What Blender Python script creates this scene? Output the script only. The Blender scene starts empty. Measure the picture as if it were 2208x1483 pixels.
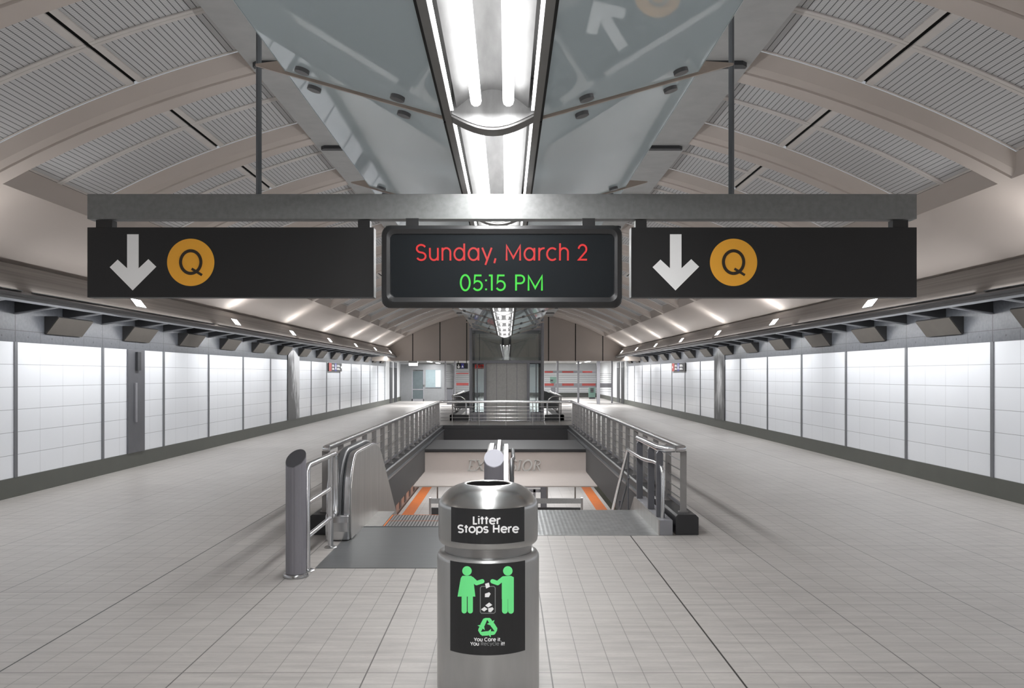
import bpy, math, random
from mathutils import Vector
random.seed(7)
R = math.radians
sc = bpy.context.scene
COL = sc.collection
F, VX, VY, H = 1810.0, 1093.0, 807.0, 1.65

def P(px, py, Y):                       # photo pixel at a known distance -> world point
    return ((px-VX)*Y/F, Y, H-(py-VY)*Y/F)
def sx(px, Y): return (px-VX)*Y/F
def sz(py, Y): return H-(py-VY)*Y/F

# ------------------------------------------------------------------ materials
def lin(c):
    out = []
    for v in c[:3]:
        v = v/255.0
        out.append(v/12.92 if v <= .04045 else ((v+.055)/1.055)**2.4)
    return (*out, 1.0)
class NT:
    def __init__(s, name):
        s.m = bpy.data.materials.new(name); s.m.use_nodes = True
        s.t = s.m.node_tree; s.N = s.t.nodes; s.L = s.t.links
        s.b = s.N['Principled BSDF']; s.out = s.N['Material Output']
    def new(s, t, **k):
        n = s.N.new(t)
        for a, v in k.items(): setattr(n, a, v)
        return n
    def link(s, a, b): s.L.new(a, b)
    def math(s, op, a, b=None, c=None):
        n = s.new('ShaderNodeMath', operation=op)
        for i, v in enumerate((a, b, c)):
            if v is None: continue
            if isinstance(v, (int, float)): n.inputs[i].default_value = v
            else: s.link(v, n.inputs[i])
        return n.outputs[0]
    def coords(s, uv=False):
        n = s.new('ShaderNodeTexCoord')
        if uv: src = n.outputs['UV']
        else:
            g = s.new('ShaderNodeNewGeometry'); src = g.outputs['Position']
        sp = s.new('ShaderNodeSeparateXYZ'); s.link(src, sp.inputs[0])
        return src, sp.outputs[0], sp.outputs[1], sp.outputs[2]
    def obj(s):
        n = s.new('ShaderNodeTexCoord'); return n.outputs['Object']
    def line(s, v, period, width, off=0.0):       # 1 on the joint, 0 elsewhere
        a = s.math('ADD', v, 1000*period-off+period/2)
        a = s.math('DIVIDE', a, period); a = s.math('FRACT', a)
        a = s.math('SUBTRACT', a, .5); a = s.math('ABSOLUTE', a)
        return s.math('LESS_THAN', a, width/2/period)
    def mix(s, fac, a, b):
        n = s.new('ShaderNodeMix', data_type='RGBA')
        if isinstance(fac, (int, float)): n.inputs[0].default_value = fac
        else: s.link(fac, n.inputs[0])
        for i, v in ((6, a), (7, b)):
            if isinstance(v, tuple): n.inputs[i].default_value = v
            else: s.link(v, n.inputs[i])
        return n.outputs[2]
    def noise(s, src, scale, detail=4, stretch=(1, 1, 1), rough=.55):
        mp = s.new('ShaderNodeMapping'); s.link(src, mp.inputs[0]); mp.inputs['Scale'].default_value = stretch
        n = s.new('ShaderNodeTexNoise'); s.link(mp.outputs[0], n.inputs['Vector'])
        n.inputs['Scale'].default_value = scale; n.inputs['Detail'].default_value = detail; n.inputs['Roughness'].default_value = rough
        return n.outputs[0]
    def ramp(s, v, lo, hi):
        n = s.new('ShaderNodeMapRange'); s.link(v, n.inputs[0])
        n.inputs[1].default_value = lo; n.inputs[2].default_value = hi
        return n.outputs[0]
    def set(s, col=None, rough=None, metal=None, spec=None):
        if col is not None:
            if isinstance(col, tuple): s.b.inputs['Base Color'].default_value = col
            else: s.link(col, s.b.inputs['Base Color'])
        if rough is not None:
            if isinstance(rough, (int, float)): s.b.inputs['Roughness'].default_value = rough
            else: s.link(rough, s.b.inputs['Roughness'])
        if metal is not None: s.b.inputs['Metallic'].default_value = metal
        if spec is not None: s.b.inputs['Specular IOR Level'].default_value = spec

def mat(name, c, rough=.5, metal=0, var=.06, scale=6, stretch=(1, 1, 1), spec=.5, bump=0):
    t = NT(name); src = t.obj()
    n = t.noise(src, scale, 5, stretch)
    a = lin(c); lo = tuple(x*(1-var) for x in a[:3])+(1,); hi = tuple(min(1, x*(1+var)) for x in a[:3])+(1,)
    t.set(t.mix(t.ramp(n, .3, .7), lo, hi), rough, metal, spec)
    if bump:
        b = t.new('ShaderNodeBump'); b.inputs['Strength'].default_value = bump; b.inputs['Distance'].default_value = .002
        t.link(n, b.inputs['Height']); t.link(b.outputs[0], t.b.inputs['Normal'])
    return t.m
def emis(name, c, strength, base=None):
    t = NT(name); t.set(lin(base or c), .5)
    t.b.inputs['Emission Color'].default_value = lin(c); t.b.inputs['Emission Strength'].default_value = strength
    return t.m

M = {}
def build_mats():
    # floor: small grey tiles with thin dark joints and a wider joint every few tiles
    t = NT('floor_tile'); src, x, y, z = t.coords()
    streak = t.noise(src, 2.2, 5, (1, 7, 1)); fine = t.noise(src, 28, 3, (1, 3, 1)); big = t.noise(src, .45, 2)
    c = t.mix(t.ramp(streak, .3, .7), lin((156, 152, 149)), lin((180, 176, 172)))
    c = t.mix(t.math('MULTIPLY', t.ramp(fine, .35, .7), .3), c, lin((150, 146, 142)))
    c = t.mix(t.math('MULTIPLY', t.ramp(big, .4, .7), .3), c, lin((196, 193, 189)))
    l1 = t.math('MAXIMUM', t.line(x, .170, .0045, 1.264), t.line(y, .1717, .0040, 4.644))
    l2 = t.math('MAXIMUM', t.line(x, 1.02, .008, 1.264), t.line(y, 1.717, .007, 4.644))
    l3 = t.line(x, 4.08, .011, 1.264)
    c = t.mix(t.math('MULTIPLY', l1, .75), c, lin((104, 102, 99)))
    c = t.mix(t.math('MULTIPLY', l2, .8), c, lin((84, 82, 80)))
    c = t.mix(l3, c, lin((45, 44, 43)))
    t.set(c, .42, 0, .4); M['floor'] = t.m
    # platform floor far below
    t = NT('platform_tile'); src, x, y, z = t.coords()
    n = t.noise(src, 1.2, 4)
    c = t.mix(n, lin((180, 176, 173)), lin((206, 203, 200)))
    l1 = t.math('MAXIMUM', t.line(x, .61, .012), t.line(y, .61, .03)); c = t.mix(t.math('MULTIPLY', l1, .6), c, lin((120, 118, 116)))
    t.set(c, .45); M['platform'] = t.m
    # enamel wall tiles
    t = NT('white_wall_tile'); src, x, y, z = t.coords()
    n = t.noise(src, .8, 3)
    c = t.mix(n, lin((224, 227, 232)), lin((234, 237, 242)))
    l = t.line(y, .61125, .014, 11.33)
    c = t.mix(t.math('MULTIPLY', l, .3), c, lin((160, 162, 165)))
    l = t.line(z, .305, .007, .26)
    c = t.mix(t.math('MULTIPLY', l, .7), c, lin((128, 130, 134)))
    t.set(c, .22, 0, .35); M['enamel'] = t.m
    # grey porcelain upper wall with small tie-hole dots
    t = NT('grey_wall_panel'); src, x, y, z = t.coords()
    n = t.noise(src, 22, 5); c = t.mix(t.ramp(n, .3, .7), lin((80, 83, 89)), lin((94, 97, 103)))
    l = t.line(y, 2.445, .02, 11.33)
    strip = t.math('LESS_THAN', z, 2.245); l2 = t.math('MULTIPLY', t.line(y, .61125, .012, 11.33), strip)
    l = t.math('MAXIMUM', t.math('MAXIMUM', l, l2), t.math('LESS_THAN', t.math('ABSOLUTE', t.math('SUBTRACT', z, 2.245)), .005))
    dy = t.math('SUBTRACT', t.math('FRACT', t.math('DIVIDE', t.math('ADD', y, 611.25-11.33), .61125)), .5)
    dy = t.math('MULTIPLY', dy, .61125); dz = t.math('SUBTRACT', z, 2.165)
    d = t.math('SQRT', t.math('ADD', t.math('MULTIPLY', dy, dy), t.math('MULTIPLY', dz, dz)))
    l = t.math('MAXIMUM', l, t.math('LESS_THAN', d, .014))
    t.set(t.mix(t.math('MULTIPLY', l, .75), c, lin((38, 39, 42))), .4); M['wall_grey'] = t.m
    # perforated ceiling grille (uses UV in metres)
    t = NT('ceiling_mesh'); src, u, v, w = t.coords(True)
    l = t.line(u, .052, .006); l2 = t.line(v, .026, .0035)
    c = t.mix(t.math('MULTIPLY', l2, .45), lin((198, 198, 199)), lin((92, 94, 97)))
    c = t.mix(l, c, lin((34, 36, 39)))
    t.set(c, .55); M['mesh'] = t.m
    # ridged escalator steps
    t = NT('ridged_step'); src, x, y, z = t.coords()
    l = t.line(x, .034, .014); c = t.mix(l, lin((168, 168, 168)), lin((78, 78, 80)))
    t.set(c, .35, .6); M['ridged'] = t.m
    # studded metal landing
    t = NT('studded_metal'); src, x, y, z = t.coords()
    fx = t.math('SUBTRACT', t.math('FRACT', t.math('DIVIDE', t.math('ADD', x, 50), .045)), .5)
    fy = t.math('SUBTRACT', t.math('FRACT', t.math('DIVIDE', t.math('ADD', y, 50), .045)), .5)
    d = t.math('SQRT', t.math('ADD', t.math('MULTIPLY', fx, fx), t.math('MULTIPLY', fy, fy)))
    st = t.math('SUBTRACT', 1, t.ramp(d, .15, .42)); n = t.noise(src, 9, 5)
    c = t.mix(t.ramp(n, .3, .7), lin((148, 150, 150)), lin((176, 178, 178)))
    t.set(c, .32, .7)
    b = t.new('ShaderNodeBump'); b.inputs['Strength'].default_value = .3; b.inputs['Distance'].default_value = .004
    t.link(st, b.inputs['Height']); t.link(b.outputs[0], t.b.inputs['Normal']); M['studs'] = t.m
    # artwork: generic grey tone composition
    for nm, sd in (('mural_a', 3.0), ('mural_b', 11.0)):
        t = NT(nm); src, x, y, z = t.coords()
        mp = t.new('ShaderNodeMapping'); t.link(src, mp.inputs[0]); mp.inputs['Location'].default_value = (0, sd, sd)
        n = t.noise(mp.outputs[0], 1.5, 5, (1, 3.0, 1.2)); n2 = t.noise(mp.outputs[0], 5, 3, (1, 2, .4))
        v = t.math('ADD', t.math('MULTIPLY', n, .7), t.math('MULTIPLY', n2, .3))
        if nm == 'mural_a':
            w = t.math('ADD', t.math('MULTIPLY', t.math('SUBTRACT', y, 26.0), .35), t.math('MULTIPLY', t.math('SUBTRACT', z, 1.3), .16)); v = t.math('ADD', v, w); lo, hi = .44, .68
        else:
            a_ = t.math('DIVIDE', t.math('SUBTRACT', y, 25.8), .42); b_ = t.math('DIVIDE', t.math('SUBTRACT', z, 1.35), .85)
            d_ = t.math('SQRT', t.math('ADD', t.math('MULTIPLY', a_, a_), t.math('MULTIPLY', b_, b_)))
            v = t.math('SUBTRACT', t.math('ADD', v, .22), t.math('MULTIPLY', t.ramp(d_, .2, 1.1), .38)); lo, hi = .36, .80
        t.set(t.mix(t.ramp(v, lo, hi), lin((42, 43, 45)), lin((188, 189, 191))), .35); M[nm] = t.m
    M['enamel_plain'] = mat('white_enamel', (228, 230, 232), .3, 0, .02)
    M['base'] = mat('dark_grey_baseboard', (84, 86, 80), .5, 0, .05, 3)
    M['joint'] = mat('wall_joint_metal', (116, 118, 122), .45, .3, .05)
    M['black'] = mat('matt_black', (30, 30, 31), .45, 0, .05, 4)
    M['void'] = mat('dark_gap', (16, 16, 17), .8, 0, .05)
    M['bezel'] = mat('display_housing_black', (38, 38, 39), .38, 0, .05, 4)
    M['vault'] = mat('beige_plaster', (194, 184, 177), .7, 0, .05, .7, (1, .35, 1))
    M['gable'] = mat('beige_panel', (176, 166, 158), .7, 0, .03, 1)
    M['spine'] = mat('grey_concrete', (160, 160, 159), .6, 0, .07, 5)
    M['trimlight'] = mat('pale_metal_frame', (205, 200, 196), .5, 0, .04)
    M['band'] = mat('brown_grey_concrete', (136, 130, 126), .55, 0, .26, 2.2, (1, .10, 12))
    M['nose'] = mat('brushed_dark_steel', (126, 128, 132), .3, .75, .06, 3, (1, .1, 1))
    M['fin'] = mat('dark_grey_fin', (56, 57, 60), .5, .2, .06)
    M['finlip'] = mat('grey_fin_lip', (140, 142, 146), .4, .3, .05)
    M['washer'] = mat('taupe_fixture_face', (88, 84, 79), .5, .1, .06)
    M['washer_side'] = mat('dark_fixture_body', (46, 46, 47), .5, .1, .05)
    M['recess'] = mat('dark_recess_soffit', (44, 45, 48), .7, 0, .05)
    M['beam'] = mat('galvanised_steel_beam', (128, 129, 129), .5, .2, .10, 30)
    M['rod'] = mat('grey_hanger_rod', (104, 108, 112), .4, .5, .05)
    M['signwhite'] = mat('sign_white', (246, 246, 246), .5, 0, .01)
    M['yellow'] = mat('route_yellow', (240, 172, 54), .5, 0, .01)
    M['qblack'] = mat('route_letter_dark', (46, 36, 24), .5, 0, .01)
    M['glass'] = None
    t = NT('blue_grey_satin_glass'); t.set(lin((192, 206, 212)), .03, 0, .75)
    t.b.inputs['IOR'].default_value = 1.6; M['glass'] = t.m
    M['glassedge'] = mat('pale_glass_edge', (190, 205, 208), .3)
    M['finbeige'] = mat('beige_bracket', (172, 160, 150), .5)
    M['disc'] = mat('grey_glass_fixing', (112, 112, 114), .4, .4, .05)
    M['reflector'] = mat('brushed_reflector', (146, 146, 146), .38, .35, .14, 9, (2.5, .5, 1))
    M['fixframe'] = mat('grey_fixture_frame', (116, 115, 114), .45, .3, .05)
    M['tube'] = emis('fluorescent_tube', (255, 255, 255), 2.2)
    M['strip'] = emis('side_light_strip', (255, 255, 255), 3)
    M['lens'] = emis('uplight_lens', (255, 255, 255), 4)
    M['paneldiff'] = emis('ceiling_light_diffuser', (255, 255, 255), 3)
    M['lid'] = mat('domed_lid_steel', (178, 178, 177), .27, .95, .05, 11, (1, 1, .25))
    M['steel'] = mat('stainless_steel', (168, 168, 168), .24, .95, .05, 4, (1, 1, .2))
    M['steel_pol'] = mat('polished_steel', (214, 214, 216), .22, 1, .03)
    M['steel_brush'] = mat('brushed_steel_panel', (176, 174, 171), .42, .75, .09, 14, (1, 1, .1))
    M['can'] = mat('satin_steel_can', (176, 176, 175), .33, .7, .07, 11, (1, 1, .25))
    M['post'] = mat('grey_flat_post', (152, 150, 149), .4, .45, .05)
    M['postdark'] = mat('dark_grey_post', (104, 105, 110), .4, .4, .05)
    M['cable'] = mat('thin_steel_bar', (120, 120, 121), .35, .6, .04)
    M['bollard'] = mat('grey_fluted_bollard', (132, 130, 137), .42, .35, .06, 8, (1, 1, .1))
    M['bollardtop'] = mat('dark_bollard_cap', (86, 86, 90), .4, .4, .05)
    M['bollardtoplight'] = mat('pale_bollard_cap', (170, 170, 180), .6, 0, .04)
    M['rubber'] = mat('dark_rubber_handrail', (78, 79, 81), .35, 0, .05)
    M['kerb'] = mat('charcoal_kerb', (46, 46, 48), .42, 0, .06)
    M['well'] = mat('charcoal_well_wall', (68, 68, 69), .6, 0, .03)
    M['plate'] = mat('dark_landing_plate', (118, 120, 121), .38, .6, .05, 6, (.4, 6, 1))
    M['orange'] = mat('orange_warning_strip', (214, 116, 48), .6, 0, .06)
    M['header'] = mat('pale_beige_header', (190, 180, 174), .6, 0, .03, 2)
    M['letter'] = mat('raised_grey_letter', (206, 205, 202), .4, .1, .03)
    M['screen'] = None
    t = NT('dark_glass_screen'); t.set(lin((33, 37, 40)), .06, 0, .6); M['screen'] = t.m
    M['red_led'] = emis('red_led_text', (226, 44, 44), .50, (20, 4, 4))
    M['green_led'] = emis('green_led_text', (70, 232, 70), .50, (4, 20, 4))
    M['label'] = mat('black_label', (36, 36, 37), .5, 0, .02)
    M['lwhite'] = mat('label_white', (255, 255, 255), .5, 0, .01)
    M['lgrey'] = mat('label_grey', (134, 136, 136), .5, 0, .01)
    M['lgreen'] = mat('label_green', (124, 255, 156), .5, 0, .01)
    M['shaftglass'] = None
    t = NT('shaft_glass')
    tr = t.new('ShaderNodeBsdfTransparent'); tr.inputs[0].default_value = (.92, .955, .96, 1)
    gl = t.new('ShaderNodeBsdfGlossy'); gl.inputs['Roughness'].default_value = .02
    lw = t.new('ShaderNodeFresnel'); lw.inputs[0].default_value = 1.5
    mx = t.new('ShaderNodeMixShader'); t.link(t.math('ADD', t.math('MULTIPLY', lw.outputs[0], 1.6), .10), mx.inputs[0]); t.link(tr.outputs[0], mx.inputs[1]); t.link(gl.outputs[0], mx.inputs[2])
    t.link(mx.outputs[0], t.out.inputs[0])
    M['shaftglass'] = t.m
    M['frame'] = mat('grey_steel_frame', (138, 138, 143), .45, .2, .05)
    M['lift'] = mat('lift_door_steel', (192, 191, 188), .6, 0, .07, 14)
    M['office'] = mat('office_grey_steel', (122, 124, 126), .45, .2, .05)
    M['pane'] = mat('bluish_window', (132, 146, 150), .1, 0, .05)
    M['darkpane'] = mat('dark_window', (86, 95, 98), .12, 0, .08)
    M['red'] = mat('red_sign_strip', (170, 70, 66), .5, 0, .05)
    M['green'] = mat('dull_green', (92, 120, 110), .5)
    M['blue'] = mat('sign_blue', (60, 60, 140), .5, 0, .02)
    M['train'] = mat('train_brown_panel', (150, 122, 108), .35, .3, .06)
    M['track'] = mat('dark_track_bed', (70, 70, 58), .8, 0, .2)
    M['lightblock'] = mat('light_grey_wall', (198, 200, 202), .5, 0, .03)
build_mats()

# ------------------------------------------------------------------ mesh helpers
class MB:
    def __init__(s): s.v = []; s.f = []; s.mi = []; s.uv = {}
    def quad(s, *p, mi=0, uv=None):
        b = len(s.v); s.v += [tuple(q) for q in p]; s.f.append(tuple(range(b, b+len(p)))); s.mi.append(mi)
        if uv: s.uv[len(s.f)-1] = uv
        return s
    def box(s, x0, x1, y0, y1, z0, z1, mi=0):
        x0, x1 = sorted((x0, x1)); y0, y1 = sorted((y0, y1)); z0, z1 = sorted((z0, z1))
        b = len(s.v)
        s.v += [(x0,y0,z0),(x1,y0,z0),(x1,y1,z0),(x0,y1,z0),(x0,y0,z1),(x1,y0,z1),(x1,y1,z1),(x0,y1,z1)]
        for q in ((0,3,2,1),(4,5,6,7),(0,1,5,4),(1,2,6,5),(2,3,7,6),(3,0,4,7)):
            s.f.append(tuple(b+i for i in q)); s.mi.append(mi)
        return s
    def prism(s, prof, axis, a, b, mi=0, cap=True):
        # prof: list of 2D points; axis 'y' -> (x,z), 'x' -> (y,z), 'z' -> (x,y)
        def pt(p, t):
            return {'y': (p[0], t, p[1]), 'x': (t, p[0], p[1]), 'z': (p[0], p[1], t)}[axis]
        n = len(prof); o = len(s.v)
        s.v += [pt(p, a) for p in prof]+[pt(p, b) for p in prof]
        for i in range(n):
            j = (i+1) % n; s.f.append((o+i, o+j, o+n+j, o+n+i)); s.mi.append(mi)
        if cap:
            s.f.append(tuple(range(o, o+n))[::-1]); s.mi.append(mi)
            s.f.append(tuple(range(o+n, o+2*n))); s.mi.append(mi)
        return s
    def sheet(s, prof, a, b, mi=0, seg=1):       # open (x,z) profile swept along Y
        for k in range(seg):
            ya = a+(b-a)*k/seg; yb = a+(b-a)*(k+1)/seg
            o = len(s.v); n = len(prof)
            s.v += [(p[0], ya, p[1]) for p in prof]+[(p[0], yb, p[1]) for p in prof]
            for i in range(n-1):
                s.f.append((o+i, o+i+1, o+n+i+1, o+n+i)); s.mi.append(mi)
        return s
    def tube(s, pts, r, n=10, mi=0, cap=True):
        pts = [Vector(p) for p in pts]; o = len(s.v); m = len(pts)
        up = None
        for i, p in enumerate(pts):
            if i == 0: d = pts[1]-p
            elif i == m-1: d = p-pts[i-1]
            else: d = (pts[i+1]-p).normalized()+(p-pts[i-1]).normalized()
            d.normalize()
            if up is None:
                up = Vector((0, 0, 1)) if abs(d.z) < .9 else Vector((1, 0, 0))
            a = d.cross(up)
            if a.length < 1e-4: a = d.cross(Vector((0, 1, 0)))
            a.normalize(); b = a.cross(d).normalized(); up = b
            rr = r[i] if isinstance(r, (list, tuple)) else r
            sc_ = 1.0
            if 0 < i < m-1:
                c = (pts[i+1]-p).normalized().dot(d); sc_ = 1/max(c, .5)
            for k in range(n):
                t = 2*math.pi*k/n
                s.v.append(tuple(p+a*math.cos(t)*rr*1.0+b*math.sin(t)*rr*(sc_ if sc_ < 1.3 else 1.3)))
        for i in range(m-1):
            for k in range(n):
                j = (k+1) % n
                s.f.append((o+i*n+k, o+i*n+j, o+(i+1)*n+j, o+(i+1)*n+k)); s.mi.append(mi)
        if cap:
            s.f.append(tuple(o+k for k in range(n))[::-1]); s.mi.append(mi)
            s.f.append(tuple(o+(m-1)*n+k for k in range(n))); s.mi.append(mi)
        return s
    def lathe(s, prof, cx, cy, n=48, mi=0, cap=True):
        o = len(s.v); m = len(prof)
        for r, z in prof:
            for k in range(n):
                t = 2*math.pi*k/n; s.v.append((cx+r*math.cos(t), cy+r*math.sin(t), z))
        for i in range(m-1):
            for k in range(n):
                j = (k+1) % n; s.f.append((o+i*n+k, o+i*n+j, o+(i+1)*n+j, o+(i+1)*n+k)); s.mi.append(mi)
        if cap:
            s.f.append(tuple(o+k for k in range(n))[::-1]); s.mi.append(mi)
            s.f.append(tuple(o+(m-1)*n+k for k in range(n))); s.mi.append(mi)
        return s
    def build(s, name, mats, parent=None, smooth=False, bevel=0, origin=None):
        if not isinstance(mats, (list, tuple)): mats = [mats]
        me = bpy.data.meshes.new(name)
        vs = s.v
        if origin is None and parent is not None: origin = tuple(parent.location) if parent.parent is None else tuple(parent.matrix_basis.translation+parent.parent.location)
        off = origin or (0, 0, 0)
        me.from_pydata([(a-off[0], b-off[1], c-off[2]) for a, b, c in vs], [], s.f)
        for m_ in mats: me.materials.append(m_)
        for p, i in zip(me.polygons, s.mi): p.material_index = i
        if s.uv:
            ul = me.uv_layers.new(name='UVMap')
            for fi, uvs in s.uv.items():
                for li, q in zip(me.polygons[fi].loop_indices, uvs): ul.data[li].uv = q
        if smooth:
            for p in me.polygons: p.use_smooth = True
            try: me.set_sharp_from_angle(angle=R(38))
            except Exception: pass
        me.validate()
        o = bpy.data.objects.new(name, me); COL.objects.link(o)
        if parent is not None: o.parent = parent
        elif origin: o.location = origin
        if bevel:
            bm = o.modifiers.new('bevel', 'BEVEL'); bm.width = bevel; bm.segments = 2; bm.limit_method = 'ANGLE'; bm.angle_limit = R(40)
        return o

def tag(o, label=None, cat=None, group=None, kind=None):
    if label: o['label'] = label
    if cat: o['category'] = cat
    if group: o['group'] = group
    if kind: o['kind'] = kind
    return o
def thing(name, label, cat, loc=(0, 0, 0), group=None):
    o = bpy.data.objects.new(name, None); COL.objects.link(o); o.location = loc
    o.empty_display_size = .1
    return tag(o, label, cat, group)
def struct(name, mb, mats, **k):
    return tag(mb.build(name, mats, **k), kind='structure')
KIDS = {}
def copy_tree(o, parent=None):
    c = o.copy(); COL.objects.link(c); c.parent = parent
    for ch in [q for q in bpy.data.objects if q.parent == o]: copy_tree(ch, c)
    return c
ORD = ['zeroth','first','second','third','fourth','fifth','sixth','seventh','eighth','ninth','tenth','eleventh','twelfth','thirteenth','fourteenth','fifteenth','sixteenth','seventeenth','eighteenth','nineteenth','twentieth','twenty-first','twenty-second','twenty-third','twenty-fourth','twenty-fifth','twenty-sixth','twenty-seventh','twenty-eighth','twenty-ninth','thirtieth','thirty-first','thirty-second','thirty-third','thirty-fourth','thirty-fifth','thirty-sixth','thirty-seventh','thirty-eighth','thirty-ninth','fortieth']
SIDE = {-1: 'left', 1: 'right'}

# ------------------------------------------------------------------ stroke lettering
def arc(cx, cy, rx, ry, a0, a1, n=14):
    return [(cx+rx*math.cos(R(a0+(a1-a0)*i/n)), cy+ry*math.sin(R(a0+(a1-a0)*i/n))) for i in range(n+1)]
def S_path(cx, h, w):
    r = h/4
    return arc(cx, h-r, w, r, 25, 270, 12)+arc(cx, r, w, r, 90, -155, 12)[1:]
GL = {
 'a': ([arc(.28,.275,.235,.275,0,360,24), [(.515,.56),(.515,-.02)]], .62),
 'd': ([arc(.28,.275,.235,.275,0,360,24), [(.515,.76),(.515,-.02)]], .62),
 'p': ([arc(.31,.275,.235,.275,0,360,24), [(.075,.56),(.075,-.22)]], .60),
 'o': ([arc(.29,.275,.25,.275,0,360,24)], .58),
 'e': ([[(.07,.29),(.53,.29)], arc(.295,.275,.245,.275,3,318,20)], .58),
 'c': ([arc(.30,.275,.25,.275,48,312,20)], .54),
 'u': ([[(.07,.56)]+arc(.26,.20,.19,.20,180,360,12)+[(.45,.3)], [(.45,.56),(.45,-.02)]], .54),
 'n': ([[(.07,.57),(.07,-.02)], [(.07,.2)]+arc(.26,.36,.19,.19,180,0,12)+[(.45,-.02)]], .54),
 'h': ([[(.07,.77),(.07,-.02)], [(.07,.2)]+arc(.26,.36,.19,.19,180,0,12)+[(.45,-.02)]], .54),
 'r': ([[(.07,.57),(.07,-.02)], arc(.29,.33,.22,.215,180,80,8)], .34),
 's': ([S_path(.22,.55,.17)], .46),
 'y': ([[(.02,.57),(.25,.03)], [(.47,.57),(.17,-.22)]], .50),
 't': ([[(.14,.72),(.14,-.02)], [(0,.53),(.29,.53)]], .32),
 'l': ([[(.06,.77),(.06,-.02)]], .15),
 'i': ([[(.06,.57),(.06,-.02)], [(.06,.78),(.06,.70)]], .15),
 'S': ([S_path(.25,.7,.21)], .54),
 'L': ([[(.07,.73),(.07,.0),(.36,.0)]], .40),
 'H': ([[(.07,.73),(.07,-.02)], [(.52,.73),(.52,-.02)], [(.07,.37),(.52,.37)]], .64),
 'M': ([[(.07,-.02),(.07,.66),(.39,.10),(.71,.66),(.71,-.02)]], .82),
 'P': ([[(.07,-.02),(.07,.69),(.28,.69)]+arc(.28,.505,.18,.185,90,-90,12)+[(.07,.32)]], .54),
 'R': ([[(.07,-.02),(.07,.69),(.28,.69)]+arc(.28,.505,.18,.185,90,-90,12)+[(.07,.32)], [(.26,.32),(.47,-.02)]], .54),
 'Y': ([[(.01,.72),(.27,.3),(.53,.72)], [(.27,.3),(.27,-.02)]], .54),
 'C': ([arc(.36,.35,.32,.36,48,312,22)], .68),
 '0': ([arc(.26,.35,.215,.36,0,360,26)], .56),
 '1': ([[(-.02,.69),(.12,.69),(.12,-.02)]], .25),
 '2': ([arc(.22,.50,.185,.20,175,-35,12)+[(.05,.02),(.44,.02)]], .50),
 '5': ([[(.42,.69),(.11,.69),(.08,.36)]+arc(.23,.215,.21,.215,130,-150,14)], .52),
 ':': ([[(.06,.50),(.06,.42)], [(.06,.08),(.06,0)]], .16),
 '.': ([[(.06,.07),(.06,-.01)]], .16),
 ',': ([[(.10,.08),(.04,-.14)]], .18),
 '!': ([[(.07,.73),(.07,.2)], [(.07,.07),(.07,-.01)]], .18),
 ' ': ([], .27),
 'E': ([[(.40,.69),(.07,.69),(.07,.0),(.40,.0)], [(.07,.36),(.36,.36)]], .46),
 'X': ([[(.02,.72),(.44,-.02)], [(.44,.72),(.02,-.02)]], .50),
 'I': ([[(.07,.73),(.07,-.02)]], .18),
 'T': ([[(.0,.69),(.46,.69)], [(.23,.69),(.23,-.02)]], .50),
 'Q': ([arc(.33,.35,.30,.35,0,360,32), [(.36,.17),(.66,-.03)]], .70),
}
def ribbon(path, t):
    path = [p for i, p in enumerate(path) if i == 0 or math.hypot(p[0]-path[i-1][0], p[1]-path[i-1][1]) > 1e-4]
    closed = len(path) > 3 and abs(path[0][0]-path[-1][0])+abs(path[0][1]-path[-1][1]) < 1e-6
    if closed: path = path[:-1]
    n = len(path); L_, R_ = [], []
    for i, p in enumerate(path):
        a = path[i-1] if (i > 0 or closed) else None; b = path[(i+1) % n] if (i < n-1 or closed) else None
        def un(u, v):
            dx, dy = v[0]-u[0], v[1]-u[1]; d = math.hypot(dx, dy) or 1; return dx/d, dy/d
        d1 = un(a, p) if a else None; d2 = un(p, b) if b else None
        if not d1: d1 = d2
        if not d2: d2 = d1
        nx, ny = -(d1[1]+d2[1]), d1[0]+d2[0]; l = math.hypot(nx, ny) or 1; nx /= l; ny /= l
        c = max(.45, nx*-d1[1]+ny*d1[0]); w = t/2/c
        L_.append((p[0]+nx*w, p[1]+ny*w)); R_.append((p[0]-nx*w, p[1]-ny*w))
    qs = []
    for i in range(n if closed else n-1):
        j = (i+1) % n; qs.append((L_[i], R_[i], R_[j], L_[j]))
    return qs
LS = .055
def natural_width(s): return sum(GL[c][1]+LS for c in s)
def text_quads(s, x0, x1, yb, yc, t, whole=None, start=0):
    """pixel-space lettering: left x0, right x1, baseline yb, cap top yc (y down), stroke t px"""
    w = natural_width(whole or s)-.05-LS; kx = (x1-x0)/w; ky = (yb-yc)/.72
    x = natural_width((whole or s)[:start]); out = []
    for c in s:
        for st in GL[c][0]:
            pp = [(x0+(x+p[0])*kx, yb-p[1]*ky) for p in st]
            out += ribbon(pp, t)
        x += GL[c][1]+LS
    return out
def flat_art(mb, polys, Y, mi=0, thick=0, tilt=False):
    """polys in photo pixels laid on the plane y=Y"""
    for i_, q in enumerate(polys):
        e = .00005*(i_ % 12)
        if thick:
            prof = [(P(a, b, Y)[0], P(a, b, Y)[2]) for a, b in q]; mb.prism(prof, 'y', Y-e*8, Y+thick, mi)
        else: mb.quad(*[(P(a, b, Y)[0], Y-e+((b-504)/137*.030+.001 if tilt else 0), P(a, b, Y)[2]) for a, b in q], mi=mi)
def circ(cx, cy, rx, ry=None, n=40):
    ry = ry or rx
    return [(cx+rx*math.cos(2*math.pi*i/n), cy+ry*math.sin(2*math.pi*i/n)) for i in range(n)]

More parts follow.
